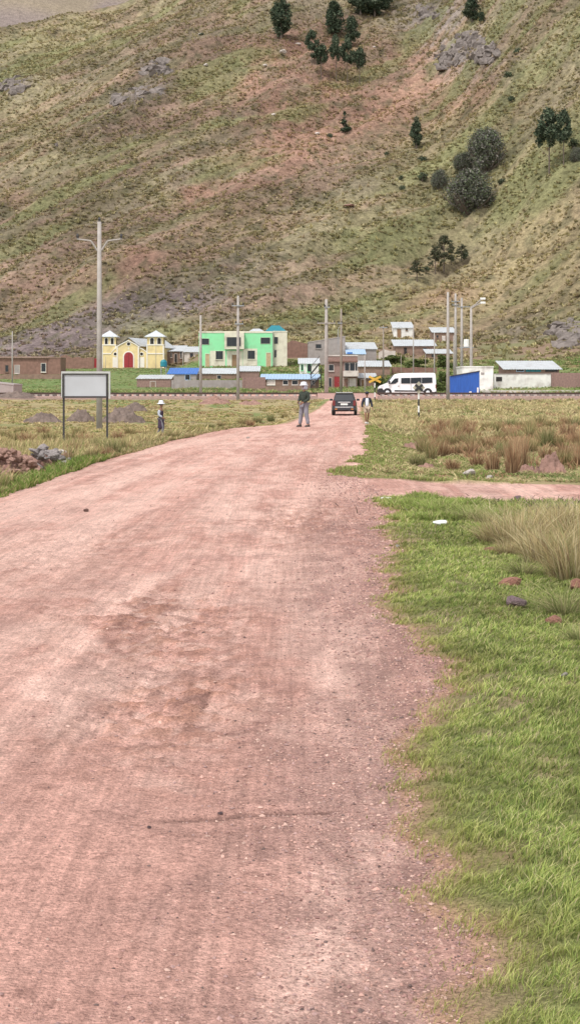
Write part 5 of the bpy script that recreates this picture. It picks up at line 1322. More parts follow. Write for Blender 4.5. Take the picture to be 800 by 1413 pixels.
# man with white hat: facing left, feet apart
p = ground_at(419.5, 59)
person(Vector((p.x, p.y, zt(p.x, p.y))), R(-42), 1.78, 'man in white hat, dark green top and grey trousers standing on the road', dict(elbowR=(-.23, .0, 1.12), wristR=(-.14, -.20, 1.02), elbowL=(.24, .02, 1.12), wristL=(.13, -.20, .98), kneeR=(-.15, -.02, .50), ankleR=(-.23, .0, .085), kneeL=(.12, -.01, .50), ankleL=(.18, .04, .085)), 'cloth_dkgreen', 'cloth_grey', 'flap', sleeves=None)
p = ground_at(506, 72)
person(Vector((p.x, p.y, zt(p.x, p.y))), R(5), 1.60, 'boy in dark cap, open navy jacket, white shirt and khaki shorts walking towards the camera', dict(elbowR=(-.25, .05, 1.12), wristR=(-.27, -.02, .90), elbowL=(.25, .04, 1.12), wristL=(.28, -.06, .90), kneeR=(-.09, -.10, .51), ankleR=(-.07, -.02, .12), kneeL=(.08, .02, .50), ankleL=(.05, .16, .10)), 'cloth_navy', 'cloth_khaki', 'cap', shorts=True, shirt='cloth_white', shoes='shoe_white')
p = ground_at(222.5, 62)
person(Vector((p.x, p.y, zt(p.x, p.y))), R(75), 1.53, 'woman in wide white hat, dark vest and dark skirt walking on the left field', dict(elbowR=(-.22, .05, 1.12), wristR=(-.18, -.14, 1.0), elbowL=(.23, .08, 1.12), wristL=(.22, .0, .88), kneeR=(-.09, -.12, .51), ankleR=(-.09, -.14, .085), kneeL=(.09, .06, .50), ankleL=(.09, .22, .11)), 'cloth_purple', 'cloth_purple', 'wide', skirt=True, sleeves='cloth_lav')

# ------------------------------------------------------------------ trees on the hill
def crown_mesh(name, lobes, nleaf, size, cols, seed, stretch=1.0, vert=.3):
    rg = np.random.default_rng(seed)
    lob = np.array(lobes); wts = lob[:, 3] ** 2; k = rg.choice(len(lob), nleaf, p=wts / wts.sum())
    d = rg.normal(0, 1, (nleaf, 3)); d /= np.linalg.norm(d, axis=1)[:, None]
    rad = rg.random(nleaf) ** .42
    P = lob[k, :3] + d * (rad * lob[k, 3])[:, None] * np.array([1, 1, stretch])
    a = rg.normal(0, 1, (nleaf, 3)); a[:, 2] *= .6; a /= np.linalg.norm(a, axis=1)[:, None]
    u = np.cross(a, d + rg.normal(0, .5, (nleaf, 3))); u /= np.linalg.norm(u, axis=1)[:, None] + 1e-9
    s = size * rg.uniform(.5, 1.3, nleaf)[:, None]
    V_ = np.stack([P - u * s * .4, P + a * s, P + u * s * .4, P - a * s * .8], 1)
    col = np.array(cols)[rg.integers(0, len(cols), nleaf)] * rg.uniform(.7, 1.3, nleaf)[:, None]
    return np_mesh(name, V_.reshape(-1, 3), [np.arange(nleaf)[:, None] * 4 + np.array([[0, 1, 2, 3]])], np.repeat(col, 4, 0))
def trunk_mb(h, r_, branches, seed):
    rg = random.Random(seed); m = MB()
    m.tube([(0, 0, -.8), (.05, 0, h * .4), (-.04, .05, h * .75), (0, 0, h)], [r_, r_ * .75, r_ * .5, r_ * .15], 8)
    for i in range(branches):
        z = h * rg.uniform(.3, .85); a = rg.uniform(0, 6.28); L_ = h * rg.uniform(.14, .26)
        m.tube([(0, 0, z), (math.cos(a) * L_ * .5, math.sin(a) * L_ * .5, z + L_ * .35), (math.cos(a) * L_, math.sin(a) * L_, z + L_ * .8)], [r_ * .35, r_ * .22, r_ * .08], 5)
    return m
EUC = [(.065, .09, .058), (.09, .115, .07), (.13, .15, .10), (.045, .062, .042)]
GREENC = [(.11, .15, .05), (.16, .20, .07), (.20, .22, .09), (.08, .11, .04)]
BUSHC = [(.16, .165, .12), (.13, .16, .09), (.20, .185, .165), (.10, .10, .09)]
def tree_kind(kind, seed):
    rg = random.Random(seed); lobes = []
    if kind == 'dense':       # broad dark oval crown, unit height 10
        for i in range(40):
            z = rg.uniform(2.0, 8.9); q = (z - 2.2) / 6.6; rr = 2.5 * math.sin(math.pi * min(.94, q * .8 + .18)) ; a = rg.uniform(0, 6.28); d_ = rr * rg.uniform(.2, .75)
            lobes.append((math.cos(a) * d_, math.sin(a) * d_, z, rg.uniform(.55, 1.15)))
        return crown_mesh('crown', lobes, 4200, .34, EUC, seed, 1.15), trunk_mb(8, .22, 8, seed), 10
    if kind == 'open':        # bare trunk, round ragged crown
        for i in range(34):
            z = rg.uniform(4.6, 9.2); q = (z - 4.6) / 4.6; rr = 2.6 * math.sin(math.pi * min(.92, q * .75 + .22)); a = rg.uniform(0, 6.28); d_ = rr * rg.uniform(.3, .95)
            lobes.append((math.cos(a) * d_, math.sin(a) * d_, z, rg.uniform(.5, .95)))
        return crown_mesh('crown', lobes, 3200, .34, EUC, seed, 1.1), trunk_mb(8, .16, 9, seed), 10
    if kind == 'cone':
        for i in range(20):
            z = rg.uniform(.8, 9.4); rr = 2.6 * (1 - (z / 10) ** 1.3) ; a = rg.uniform(0, 6.28); d_ = rr * rg.uniform(.2, .7)
            lobes.append((math.cos(a) * d_, math.sin(a) * d_, z, max(.4, rr * .42)))
        return crown_mesh('crown', lobes, 2600, .36, EUC, seed, 1.0), trunk_mb(9, .2, 4, seed), 10
    if kind == 'bush':        # wide, twiggy grey-green dome, unit height 10 wide 10
        for i in range(34):
            a = rg.uniform(0, 6.28); e = rg.uniform(.05, 1.35); rr = 3.6
            lobes.append((math.cos(a) * math.cos(e) * rr, math.sin(a) * math.cos(e) * rr, 1.0 + math.sin(e) * 6.4, rg.uniform(.7, 1.6)))
        lobes += [(0, 0, 4.2, 4.4), (.6, .5, 4.6, 4.0), (-.8, 0, 4.0, 4.1)]
        m = MB()
        for i in range(26):
            a = rg.uniform(0, 6.28); e = rg.uniform(.3, 1.4); L_ = rg.uniform(5, 8.5)
            m.tube([(0, 0, -.3), (math.cos(a) * math.cos(e) * L_ * .5, math.sin(a) * math.cos(e) * L_ * .5, .3 + math.sin(e) * L_ * .5), (math.cos(a) * math.cos(e) * L_ * .72, math.sin(a) * math.cos(e) * L_ * .72, .3 + math.sin(e) * L_)], [.22, .12, .03], 5)
        return crown_mesh('crown', lobes, 9000, .26, BUSHC, seed, 1.0), m, 10
    if kind == 'pine':        # layered branches, open
        for i in range(40):
            z = rg.uniform(2.2, 9.2); rr = 3.4 * (1 - ((z - 2) / 8.5)) + .5; a = rg.uniform(0, 6.28); d_ = rr * rg.uniform(.3, 1)
            lobes.append((math.cos(a) * d_, math.sin(a) * d_, z, rg.uniform(.5, 1.0)))
        return crown_mesh('crown', lobes, 1700, .34, [(.09, .10, .06), (.07, .08, .05), (.13, .12, .08)], seed, .7), trunk_mb(9, .2, 14, seed), 10
    if kind == 'greenbush':
        for i in range(22):
            a = rg.uniform(0, 6.28); d_ = rg.uniform(0, 3.4); lobes.append((math.cos(a) * d_, math.sin(a) * d_, rg.uniform(1, 8), rg.uniform(.9, 2.0)))
        m = MB()
        for i in range(6): a = rg.uniform(0, 6.28); m.tube([(0, 0, -.5), (math.cos(a) * 2.2, math.sin(a) * 2.2, 6)], [.2, .06], 5)
        return crown_mesh('crown', lobes, 1500, .7, GREENC, seed, 1.0), m, 10
    if kind == 'shrub':
        for i in range(9):
            a = rg.uniform(0, 6.28); d_ = rg.uniform(0, 3.0)
            lobes.append((math.cos(a) * d_, math.sin(a) * d_, rg.uniform(2, 7), rg.uniform(1.6, 2.8)))
        m = MB()
        for i in range(7): a = rg.uniform(0, 6.28); m.tube([(0, 0, -.5), (math.cos(a) * 2.2, math.sin(a) * 2.2, 6)], [.3, .08], 5)
        return crown_mesh('crown', lobes, 500, .9, EUC + BUSHC[:2], seed, 1.0), m, 10
PROTO = {}
def plant(kind, var, px, pyb, hpx, wpx, label, name='tree', cat='tree', group='trees scattered over the hillside', uw=5.2, rz=None):
    key = (kind, var)
    loc = on_hill(px, pyb)
    if key not in PROTO:
        cm, tm, u = tree_kind(kind, 50 + var * 13 + len(kind))
        r = empty(name, loc)
        link('crown', cm, M_TREE, r); tm.build('trunk', M['bark'], r)
        PROTO[key] = r
    else:
        r = copy_tree(PROTO[key]); r.name = name; r.location = loc
    k = loc.y / F; hh = hpx * k / 9.3; ww = wpx * k / uw
    r.location = loc - Vector((0, 0, .3)); r.scale = (ww, ww, hh); r.rotation_euler = (0, 0, random.uniform(0, 6.28) if rz is None else rz)
    tag(r, label, cat, group)
    return r
T = [('dense', 0, 388, 57, 62, 40, 'dark dense tree standing alone left of the upper grove'),
     ('dense', 1, 462, 52, 50, 34, 'dark tree on the left edge of the upper grove, above the smaller trees'),
     ('dense', 2, 484, 68, 44, 30, 'dark tree leaning over the middle of the upper grove'),
     ('open', 0, 430, 92, 50, 21, 'round crowned tree at the lower left of the upper grove'),
     ('open', 1, 443, 106, 44, 28, 'thin trunked wide crowned tree, lowest left of the grove'),
     ('open', 2, 464, 110, 62, 22, 'tallest slim trunked tree in the front of the grove'),
     ('open', 0, 479, 112, 56, 22, 'slim tree second from the right in the front of the grove'),
     ('open', 1, 496, 114, 48, 22, 'slim tree at the right end of the front of the grove'),
     ('dense', 0, 497, 24, 52, 44, 'left tree of the dark clump cut by the top of the photo'),
     ('dense', 2, 517, 26, 44, 40, 'middle tree of the dark clump cut by the top of the photo'),
     ('dense', 1, 530, 18, 40, 34, 'right tree of the dark clump cut by the top of the photo'),
     ('dense', 2, 651, 33, 36, 32, 'dark tree growing above the rocky outcrop at the top'),
     ('dense', 1, 664, 32, 16, 14, 'small dark tree just right of the tree above the outcrop'),
     ('cone', 0, 475, 182, 28, 15, 'small dark conical tree alone on bare red soil'),
     ('dense', 0, 574, 206, 44, 23, 'slim oval dark tree in the middle of the slope'),
     ('open', 2, 757, 243, 92, 44, 'tall eucalyptus with bare trunk near the right edge'),
     ('open', 0, 777, 232, 78, 30, 'slighter eucalyptus leaning behind the tall one at the right'),
     ('pine', 0, 612, 371, 48, 36, 'spreading pine like tree, tallest of the lower row'),
     ('pine', 1, 600, 375, 36, 28, 'spreading tree in the middle of the lower row'),
     ('pine', 2, 575, 385, 27, 28, 'leftmost small tree of the lower row'),
     ('pine', 1, 622, 362, 28, 20, 'small tree right of the tallest in the lower row'),
     ('pine', 2, 636, 358, 22, 24, 'rightmost low tree at the end of the lower row')]
for (k_, v_, px_, py_, hp, wp, lab) in T: plant(k_, v_, px_, py_, hp, wp, lab, uw={'pine': 7.5, 'cone': 3.4, 'open': 5.8, 'dense': 5.5}.get(k_, 5.2))
for (px_, py_, hp, wp, lab, v_) in [(647, 294, 70, 76, 'big round grey green bush, the lowest of the bushes on the slope', 0), (670, 240, 72, 62, 'big grey purple bush above the round one', 1), (640, 236, 30, 36, 'green bush squeezed between the two big bushes', 2), (606, 262, 32, 28, 'small dark bush left of the big round bush', 2), (795, 226, 26, 22, 'grey bush cut off at the right edge', 2)]:
    plant('bush', v_, px_, py_, hp, wp, lab, 'bush', 'bush', 'big bushes on the slope', 9.6)
for i, (px_, py_, s_, lab) in enumerate([(583, 226, 14, 'small shrub right below the slim oval tree'), (690, 256, 11, 'dark small shrub below the tall eucalyptus'), (552, 248, 8, 'tiny dark shrub, left of a pair above the dark bush'), (555, 262, 9, 'tiny dark shrub, lower of a pair left of the dark bush'), (582, 250, 14, 'brown grey shrub left of the small dark bush'),
        (640, 357, 12, 'dark low shrub at the upper end of the tree row'), (588, 374, 9, 'dark low shrub among the tree row'), (278, 52, 8, 'dark shrub on the upper left slope'), (250, 300, 7, 'dark shrub right of the tall pole on the red patch'), (455, 190, 8, 'dark shrub under the small conical tree'), (533, 214, 7, 'tiny shrub between the conical and the oval trees'), (700, 110, 12, 'shrub in the dark gully at the upper right'), (714, 75, 12, 'shrub at the top of the dark gully'), (705, 140, 10, 'shrub at the foot of the dark gully'),
        (790, 205, 14, 'shrub beside the bush at the right edge')]):
    plant('shrub', i % 3, px_, py_, s_, s_ * 1.15, lab, 'shrub', 'shrub', 'small shrubs dotted over the slope', 8.5)
def village_plant(px_, Y_, h_, w_, lab, v_=0, kind='greenbush'):
    if (kind, v_) not in PROTO: plant(kind, v_, 606, 262, 10, 10, lab); r = PROTO[(kind, v_)]
    else: r = copy_tree(PROTO[(kind, v_)])
    r.name = 'bush'; r.rotation_euler = (0, 0, random.uniform(0, 6));  r.location = ground_at(px_, Y_) - Vector((0, 0, .1)); r.scale = (w_ / 9.6, w_ / 9.6, h_ / 10); tag(r, lab, 'bush', 'bushes in the village'); return r
village_plant(537, 172, 1.9, 2.2, 'green bush in front of the van behind the yellow crossing sign', 2); village_plant(523, 178, 2.2, 2.6, 'green bush behind the yellow crossing sign', 0)
village_plant(606, 166, 1.6, 2.4, 'green bush behind the rear of the van', 1); village_plant(612, 185, 2.6, 2.6, 'tall green bush between the van and the blue hut', 0)
village_plant(545, 235, 1.8, 5, 'wide scrubby bush below the long brown house', 1); village_plant(575, 225, 1.8, 5, 'scrubby bush above the yard wall over the van', 0); village_plant(612, 225, 2.4, 4, 'scrubby bush below the small white roofed house', 2)

# ------------------------------------------------------------------ rocks, mounds
def rock_mesh(name, seed, sub=2, rough_=.35, flat=.7):
    bm = bmesh.new(); bmesh.ops.create_icosphere(bm, subdivisions=sub, radius=1)
    rg = random.Random(seed); planes = [(Vector((rg.gauss(0, 1), rg.gauss(0, 1), rg.gauss(0, 1))).normalized(), rg.uniform(.55, .92)) for _ in range(9)]
    for v in bm.verts:
        p = v.co.copy()
        for n_, d_ in planes:
            t = p.dot(n_) - d_
            if t > 0: p -= n_ * t
        v.co = p * rg.uniform(1 - rough_ * .1, 1 + rough_ * .1); v.co.z *= flat
    me = bpy.data.meshes.new(name); bm.to_mesh(me); bm.free(); return me
def crag_mesh(seed):
    bm = bmesh.new(); bmesh.ops.create_icosphere(bm, subdivisions=2, radius=1); rg = random.Random(seed)
    pl = [(Vector((rg.gauss(0, 1), rg.gauss(0, 1), rg.gauss(0, .8))).normalized(), rg.uniform(.3, .7)) for _ in range(8)]
    for v in bm.verts:
        p = v.co.copy()
        for n_, d_ in pl:
            t = p.dot(n_) - d_
            if t > 0: p -= n_ * t
        v.co = p * 1.25 * rg.uniform(.95, 1.05)
    me = bpy.data.meshes.new('crag'); bm.to_mesh(me); bm.free(); return me
CM = [crag_mesh(90 + i) for i in range(7)]
RM = [rock_mesh('rock', 5 + i, 2, .3, .75) for i in range(6)]
def rock(px, py, w, h, m, label, name='rock', cat='rock', group=None, Y=None, i=0, z=None, rz=None, tilt=0):
    if Y is None:
        Y = 20.0
        for _ in range(40):
            Y = (EYE - float(zof(np.array([gx(px, Y)]), np.array([Y]))[0])) * F / (py - HY)
    x = gx(px, Y); zz = zt(x, Y) if z is None else z
    me = RM[i % 6].copy(); me.materials.clear(); o = link(name, me, M[m])
    k = Y / F; o.scale = (w * k / 2, w * k / 2 * .8, h * k / 2 / .62); o.location = (x, Y, zz + h * k * .38)
    o.rotation_euler = (R(tilt), R(tilt * .6), random.uniform(0, 6.28) if rz is None else rz)
    tag(o, label, cat, group); return o
rock(648, 657, 23, 11, 'rock_pale', 'pale grey boulder beside the far edge of the side track', i=1, rz=.3)
rock(676, 599, 10, 5, 'rock_pale', 'small white stone among the rust coloured tussocks', i=2)
rock(712, 838, 34, 18, 'rock_purple', 'dark purple angular rock in the verge grass below the red clod', i=3, rz=.6, tilt=12)
rock(702, 808, 40, 13, 'rock_red', 'flat dark red clod of earth in the verge grass', i=4, rz=.2)
rock(676, 761, 22, 8, 'rock_red', 'flat reddish clod at the upper part of the verge grass', i=0)
rock(762, 862, 32, 14, 'rock_red', 'low red earth clod near the green arching tussock', i=5)
rock(796, 815, 26, 18, 'rock_red', 'red earth clod cut by the right edge of the photo', i=2)
rock(779, 935, 14, 8, 'rock_pale', 'small yellowish stone in the short grass at the right', i=1)
rock(119, 706, 9, 5, 'mound_red', 'small reddish stone lying on the left of the road', i=3)
rock(714, 690, 14, 8, 'rock_purple', 'dark stone at the near edge of the side track', i=0)
rock(206, 1143, 7, 4, 'rock_purple', 'small dark stone on the road left of the crack', i=2)
rock(304, 1127, 9, 4, 'rock_purple', 'small dark stone at the crack across the road', i=4)
rock(608, 724, 26, 7, 'plastic_white', 'white crumpled plastic bag lying on the verge grass', 'plastic_bag', 'litter', i=5, rz=.1)
rock(533, 689, 18, 4, 'plastic_white', 'scrap of white plastic at the corner of road and side track', 'plastic_scrap', 'litter', i=3, rz=.2)
rock(342, 605, 7, 3, 'rock_pale', 'small pale stone on the road left of the standing man', i=0)
rock(548, 755, 8, 4, 'rock_pale', 'tiny pale pebble at the verge edge', i=1)

rock(675, 660, 12, 8, 'rock_pale', 'small pale stone left of the red earth boulders', i=0)
# rubble at the left edge
M['rubble_red'] = mat('rubble_stone_red', (.42, .25, .20), .9, .35, 5, .03, 9)
g1, g2 = 'red stones heaped at the left edge', 'grey stones heaped beside the red rubble'
def heap(n, cx_, cw, yb_, hmax, m, label, grp, smin, smax, Y0_, seed):
    rg = random.Random(seed)
    for i in range(n):
        t = rg.uniform(-1, 1); top = hmax * (1 - abs(t) ** 1.6); lv = rg.random() ** .8
        px_ = cx_ + t * cw; Y_ = Y0_ + rg.uniform(-1.0, 1.2) * (1 - lv); x = gx(px_, Y_); s_ = smin + (smax - smin) * rg.random() ** 2 * 1.3
        me = RM[rg.randrange(6)]
        o = bpy.data.objects.new('rubble_stone', me.copy()); o.data.materials.clear(); o.data.materials.append(M[m]); COL.objects.link(o)
        o.location = (x, Y_, zt(x, Y_) + top * lv * Y_ / F + .06); o.scale = (s_, s_ * rg.uniform(.6, .9), s_ * rg.uniform(.5, .8)); o.rotation_euler = (rg.uniform(-.6, .6), rg.uniform(-.6, .6), rg.uniform(0, 6))
        tag(o, label, 'stone', grp)
def mound(px_, py_, wpx, hpx, m, label, Y=None, seed=1, dpx=None, name='dirt_mound', cat='mound', rough_=.8):
    if Y is None:
        Y = 60.0
        for _ in range(60): Y = .5 * Y + .5 * (EYE - hz(gx(px_, Y), Y)) * F / (py_ - HY)
    k = Y / F; w_ = wpx * k / 2; h_ = hpx * k; n = 44; d_ = w_ * .8
    u = np.linspace(-1.15, 1.15, n); U, V_ = np.meshgrid(u, u); rr = np.hypot(U, V_)
    x = gx(px_, Y); 
    Zm = h_ * np.clip(1.05 - rr ** 2.2 + .25 * (fbm(U * 1.3 + seed, V_ * 1.3, 2, seed + 9) - .5), -.25, 1.1) * (1 + rough_ * 1.4 * (fbm(U * 2.5 + seed, V_ * 2.5, 3, seed) - .5)) + h_ * rough_ * (fbm(U * 6 + seed, V_ * 6, 3, seed + 3) - .5) * (rr < 1.1)
    base = H(x + U * w_, Y + V_ * d_) - hz(x, Y)
    me = np_mesh(name, np.stack([U * w_, V_ * d_, Zm + base - .05], -1), [grid_faces(n, n)], None, True)
    o = link(name, me, M[m]); o.location = (x, Y, hz(x, Y)); tag(o, label, cat); return o
mound(4, 656, 100, 34, 'mound_red', 'mound of red rubble at the left edge of the road', Y=29.5, seed=3, name='rubble_mound', cat='rubble')
mound(62, 646, 84, 24, 'mound_red', 'mound of grey rubble beside the red rubble', Y=31, seed=5, name='rubble_mound', cat='rubble')
heap(120, 8, 48, 652, 38, 'rubble_red', 'red stone in the heap at the left edge', g1, .05, .13, 28.9, 4)
heap(60, 58, 36, 640, 28, 'rock_grey', 'grey stone in the heap right of the red rubble', g2, .06, .15, 30.3, 6)
rock(78, 634, 40, 26, 'rock_pale', 'largest pale slab leaning at the right end of the grey rubble', Y=32, i=4, rz=.4, tilt=15)
rock(52, 622, 22, 10, 'rock_pale', 'pale flat stone on top of the grey rubble', Y=32.4, i=1, rz=.2)
mound(60, 583, 54, 11, 'mound', 'dark soil mound, leftmost of three in a row in the left field', seed=11)
mound(112, 582, 42, 13, 'mound', 'pointed dark soil mound between the signboard posts', seed=12)
mound(170, 583, 62, 17, 'mound', 'largest dark soil mound, right of the signboard', seed=13)
mound(186, 567, 36, 9, 'mound', 'smaller soil mound behind the largest one', seed=14)
mound(25, 558, 60, 7, 'mound', 'low dark soil mound before the grey block shed', seed=15)
mound(297, 553, 44, 9, 'mound_red', 'reddish earth mound between the two poles before the green building', seed=16, Y=128)
mound(345, 556, 34, 6, 'mound_red', 'small reddish earth mound at the foot of the tall pole', seed=17, Y=127)
mound(757, 657, 48, 26, 'mound_red', 'red earth heap by the far edge of the side track at the right', seed=23)
mound(728, 655, 34, 14, 'mound_red', 'lower red earth heap left of the taller one', seed=24)
mound(570, 622, 34, 12, 'mound_red', 'low reddish clod heap in the grass of the right field', seed=18)
mound(588, 646, 34, 9, 'mound_red', 'low reddish clod heap near the far edge of the side track', seed=19)
# rocky outcrops on the hill: each is one body of bedrock
def outcrop(spots, label, seed, n, smin, smax):
    rg = random.Random(seed); loc = on_hill(*spots[0][:2]); vs = []; fs = []; done = []
    for (px_, py_, rx_, ry_) in spots:
        for i in range(int(n * 1.4)):
            q = on_hill(px_ + rg.gauss(0, 1) * rx_ * .5, py_ + rg.gauss(0, 1) * ry_ * .5); me = CM[rg.randrange(7)]; s_ = rg.uniform(smin, smax) * .8
            if done:
                p, sp = min(done, key=lambda t: (t[0] - q).length); lim = .62 * (s_ + sp)
                if (q - p).length > lim: q = p + (q - p).normalized() * lim; q.z = hz(q.x, q.y)
            done.append((q, s_))
            rot = Matrix.Rotation(rg.gauss(.5, .4), 3, 'Z') @ Matrix.Rotation(rg.uniform(-.6, .6), 3, 'X'); off = len(vs); sx, sy, sz = s_ * rg.uniform(1.0, 1.9), s_, s_ * rg.uniform(.5, 1.1)
            vs += [tuple(rot @ Vector((v.co.x * sx, v.co.y * sy, v.co.z * sz)) + q - loc) for v in me.vertices]; fs += [tuple(k_ + off for k_ in p_.vertices) for p_ in me.polygons]
    me = bpy.data.meshes.new('rock_outcrop'); me.from_pydata(vs, [], fs); o = link('rock_outcrop', me, M['rock_hill']); o.location = loc; tag(o, label, 'outcrop')
outcrop([(215, 95, 24, 12)], 'grey outcrop high on the left slope', 1, 34, .8, 2.6)
outcrop([(190, 128, 26, 9), (165, 140, 16, 8)], 'longer broken outcrop just below the high grey one', 2, 22, .7, 2.2)
outcrop([(20, 118, 22, 12)], 'grey outcrop at the left edge of the hill', 3, 28, .7, 2.3)
outcrop([(640, 60, 40, 16), (620, 85, 26, 14), (670, 75, 20, 16)], 'broad pale outcrop under the tree at the top right', 4, 40, .7, 2.5)
outcrop([(600, 20, 40, 14)], 'scattered pale outcrop at the top between the dark clump and the lone tree', 5, 30, .6, 2.0)
outcrop([(786, 472, 26, 16), (775, 455, 22, 10)], 'dark craggy outcrop at the right above the white roofed hall', 6, 34, .5, 1.8)
outcrop([(70, 200, 14, 6), (95, 190, 14, 6)], 'small faint outcrop on the left slope', 7, 9, .5, 1.2)
for (px_, py_, w_, lab) in [(391, 74, 12, 'white boulder under the lone dark tree'), (411, 63, 9, 'white stone right of the lone dark tree'), (366, 92, 8, 'white stone below the lone dark tree'), (277, 50, 8, 'pale stone on the upper left slope'), (516, 67, 6, 'pale stone on the red patch right of the grove'), (438, 186, 9, 'pale stone on the red slope near the conical tree'), (284, 92, 8, 'pale stone near the high grey outcrop'), (378, 160, 9, 'pale stone on the red soil below the grove'), (482, 288, 18, 'flat reddish stone in the middle of the slope')]:
    q = on_hill(px_, py_); me = RM[px_ % 6].copy(); me.materials.clear(); o = link('hill_boulder', me, M['rock_pale' if w_ < 15 else 'mound_red']); s_ = w_ * q.y / F / 2; o.location = q + Vector((0, 0, s_ * .4)); o.scale = (s_, s_ * .8, s_ * .7 if w_ < 15 else s_ * .3); tag(o, lab, 'boulder')

# ------------------------------------------------------------------ single tussocks
def tussock_mesh(seed, nb, cols, spread=.35, droop=.35, bw=.02):
    rg = np.random.default_rng(seed)
    a = rg.uniform(0, 6.28, nb); r0 = rg.random(nb) ** .6 * spread * .55
    P = np.stack([np.cos(a) * r0, np.sin(a) * r0, np.full(nb, -.03)], 1)
    h = rg.uniform(.3, 1.0, nb) * (1 - .25 * (r0 / spread)); out_ = rg.random(nb) ** .8 * droop
    bend = np.stack([np.cos(a), np.sin(a)], 1) * out_[:, None] + rg.normal(0, .05, (nb, 2))
    col = np.array(cols)[rg.integers(0, len(cols), nb)] * rg.uniform(.75, 1.25, nb)[:, None]
    V_, F_, C_ = blades(P, h, bw * rg.uniform(.7, 1.3, nb), bend, col * .62, col * 1.15, ang=rg.uniform(0, 3.14, nb))
    return np_mesh('tussock', V_, F_, C_)
RUST = [(.42, .25, .15), (.50, .33, .20), (.34, .20, .12), (.52, .40, .24)]
MIX = [(.42, .30, .16), (.30, .29, .13), (.52, .40, .22), (.26, .24, .11)]
GRNT = [(.22, .24, .10), (.30, .30, .14), (.42, .35, .19)]
STRW = [(.62, .50, .29), (.54, .41, .22), (.74, .63, .40), (.44, .36, .18), (.34, .34, .15), (.30, .21, .13)]
TM = {'r': [tussock_mesh(i, 260, RUST, .5, .45, .028) for i in range(3)], 'm': [tussock_mesh(10 + i, 240, MIX, .5, .48, .028) for i in range(3)], 'g': [tussock_mesh(20 + i, 240, GRNT, .5, .48, .028) for i in range(3)],
      's': [tussock_mesh(30 + i, 620, STRW, .55, .6, .0085) for i in range(3)], 'a': [tussock_mesh(40 + i, 240, [(.26, .29, .11), (.34, .36, .15), (.50, .43, .24)], .3, .95, .011) for i in range(2)]}
GRP = {'r': 'rust brown tussocks in the fields', 'm': 'brown and green mixed tussocks in the fields', 'g': 'dull green tussocks in the fields', 's': 'tall straw coloured tussocks on the right verge', 'a': 'arching green tussocks on the right verge'}
LABT = {'r': 'rust brown tussock of stiff grass in the field', 'm': 'brown tussock with some green blades in the field', 'g': 'dull green tussock of stiff grass in the field'}
def tuss(px_, py_, wpx, hpx, c_, label=None, i=0):
    Y = 30.0
    for _ in range(60): Y = .5 * Y + .5 * (EYE - float(zof(np.array([gx(px_, Y)]), np.array([Y]))[0])) * F / (py_ - HY)
    x = gx(px_, Y); k = Y / F
    me = TM[c_][i % len(TM[c_])]
    o = bpy.data.objects.new('tussock', me); COL.objects.link(o)
    if not me.materials: me.materials.append(M_LEAF)
    o.location = (x, Y, zt(x, Y)); w_ = wpx * k; h_ = hpx * k
    o.scale = (w_ / .95, w_ / .95, h_ / .93); o.rotation_euler = (0, 0, random.uniform(0, 6.28))
    tag(o, label or LABT[c_], 'tussock', GRP[c_]); return o
zz = [(265, 98, 50, 50, 'r'), (320, 98, 50, 45, 'm'), (370, 97, 44, 42, 'r'), (430, 98, 40, 36, 'm'), (465, 98, 35, 30, 'g'), (515, 92, 80, 42, 'g'), (565, 93, 40, 35, 'm'), (637, 92, 60, 58, 'm'), (690, 92, 60, 34, 'm'), (750, 132, 60, 68, 'r'), (777, 86, 40, 42, 'g'), (235, 152, 64, 54, 'r'), (300, 158, 74, 64, 'r'), (360, 160, 60, 55, 'g'), (405, 162, 40, 42, 'm'),
      (445, 174, 64, 56, 'r'), (520, 137, 62, 56, 'r'), (600, 132, 44, 50, 'm'), (670, 164, 56, 80, 'g'), (715, 163, 44, 48, 'm'), (787, 160, 64, 60, 'r'), (455, 262, 62, 94, 'r'), (530, 270, 60, 120, 'r'), (565, 262, 60, 140, 'r'), (490, 203, 50, 60, 'g'), (608, 190, 50, 62, 'm'), (575, 243, 34, 54, 'g'), (735, 233, 54, 60, 'm'), (790, 218, 44, 66, 'r'), (305, 195, 64, 46, 'r'), (345, 190, 50, 40, 'm'), (210, 80, 40, 30, 'm'), (20, 62, 60, 34, 'm'), (600, 95, 40, 36, 'm'), (480, 140, 50, 40, 'm'), (560, 190, 60, 60, 'r'), (770, 232, 50, 40, 'g'), (640, 150, 40, 40, 'm'), (545, 215, 50, 60, 'r'), (395, 195, 50, 30, 'm')]
for i, (a_, b_, w_, h_, c_) in enumerate(zz): tuss(520 + a_ / 2.857, 560 + b_ / 2.857, w_ / 2.2, h_ / 2.2, c_, i=i)
rt = random.Random(77)
for i in range(44):
    py_ = rt.choice([rt.uniform(588, 606), rt.uniform(600, 630), rt.uniform(618, 650)]); px_ = rt.uniform(575 + (650 - py_) * .1, 806); sc_ = (py_ - 560) / 60
    if 715 < px_ < 775 and py_ > 640: continue
    tuss(px_, py_, rt.uniform(16, 26) * (.6 + sc_ * .5), rt.uniform(14, 26) * (.6 + sc_ * .5), rt.choice('rrmmrmg'), i=i)
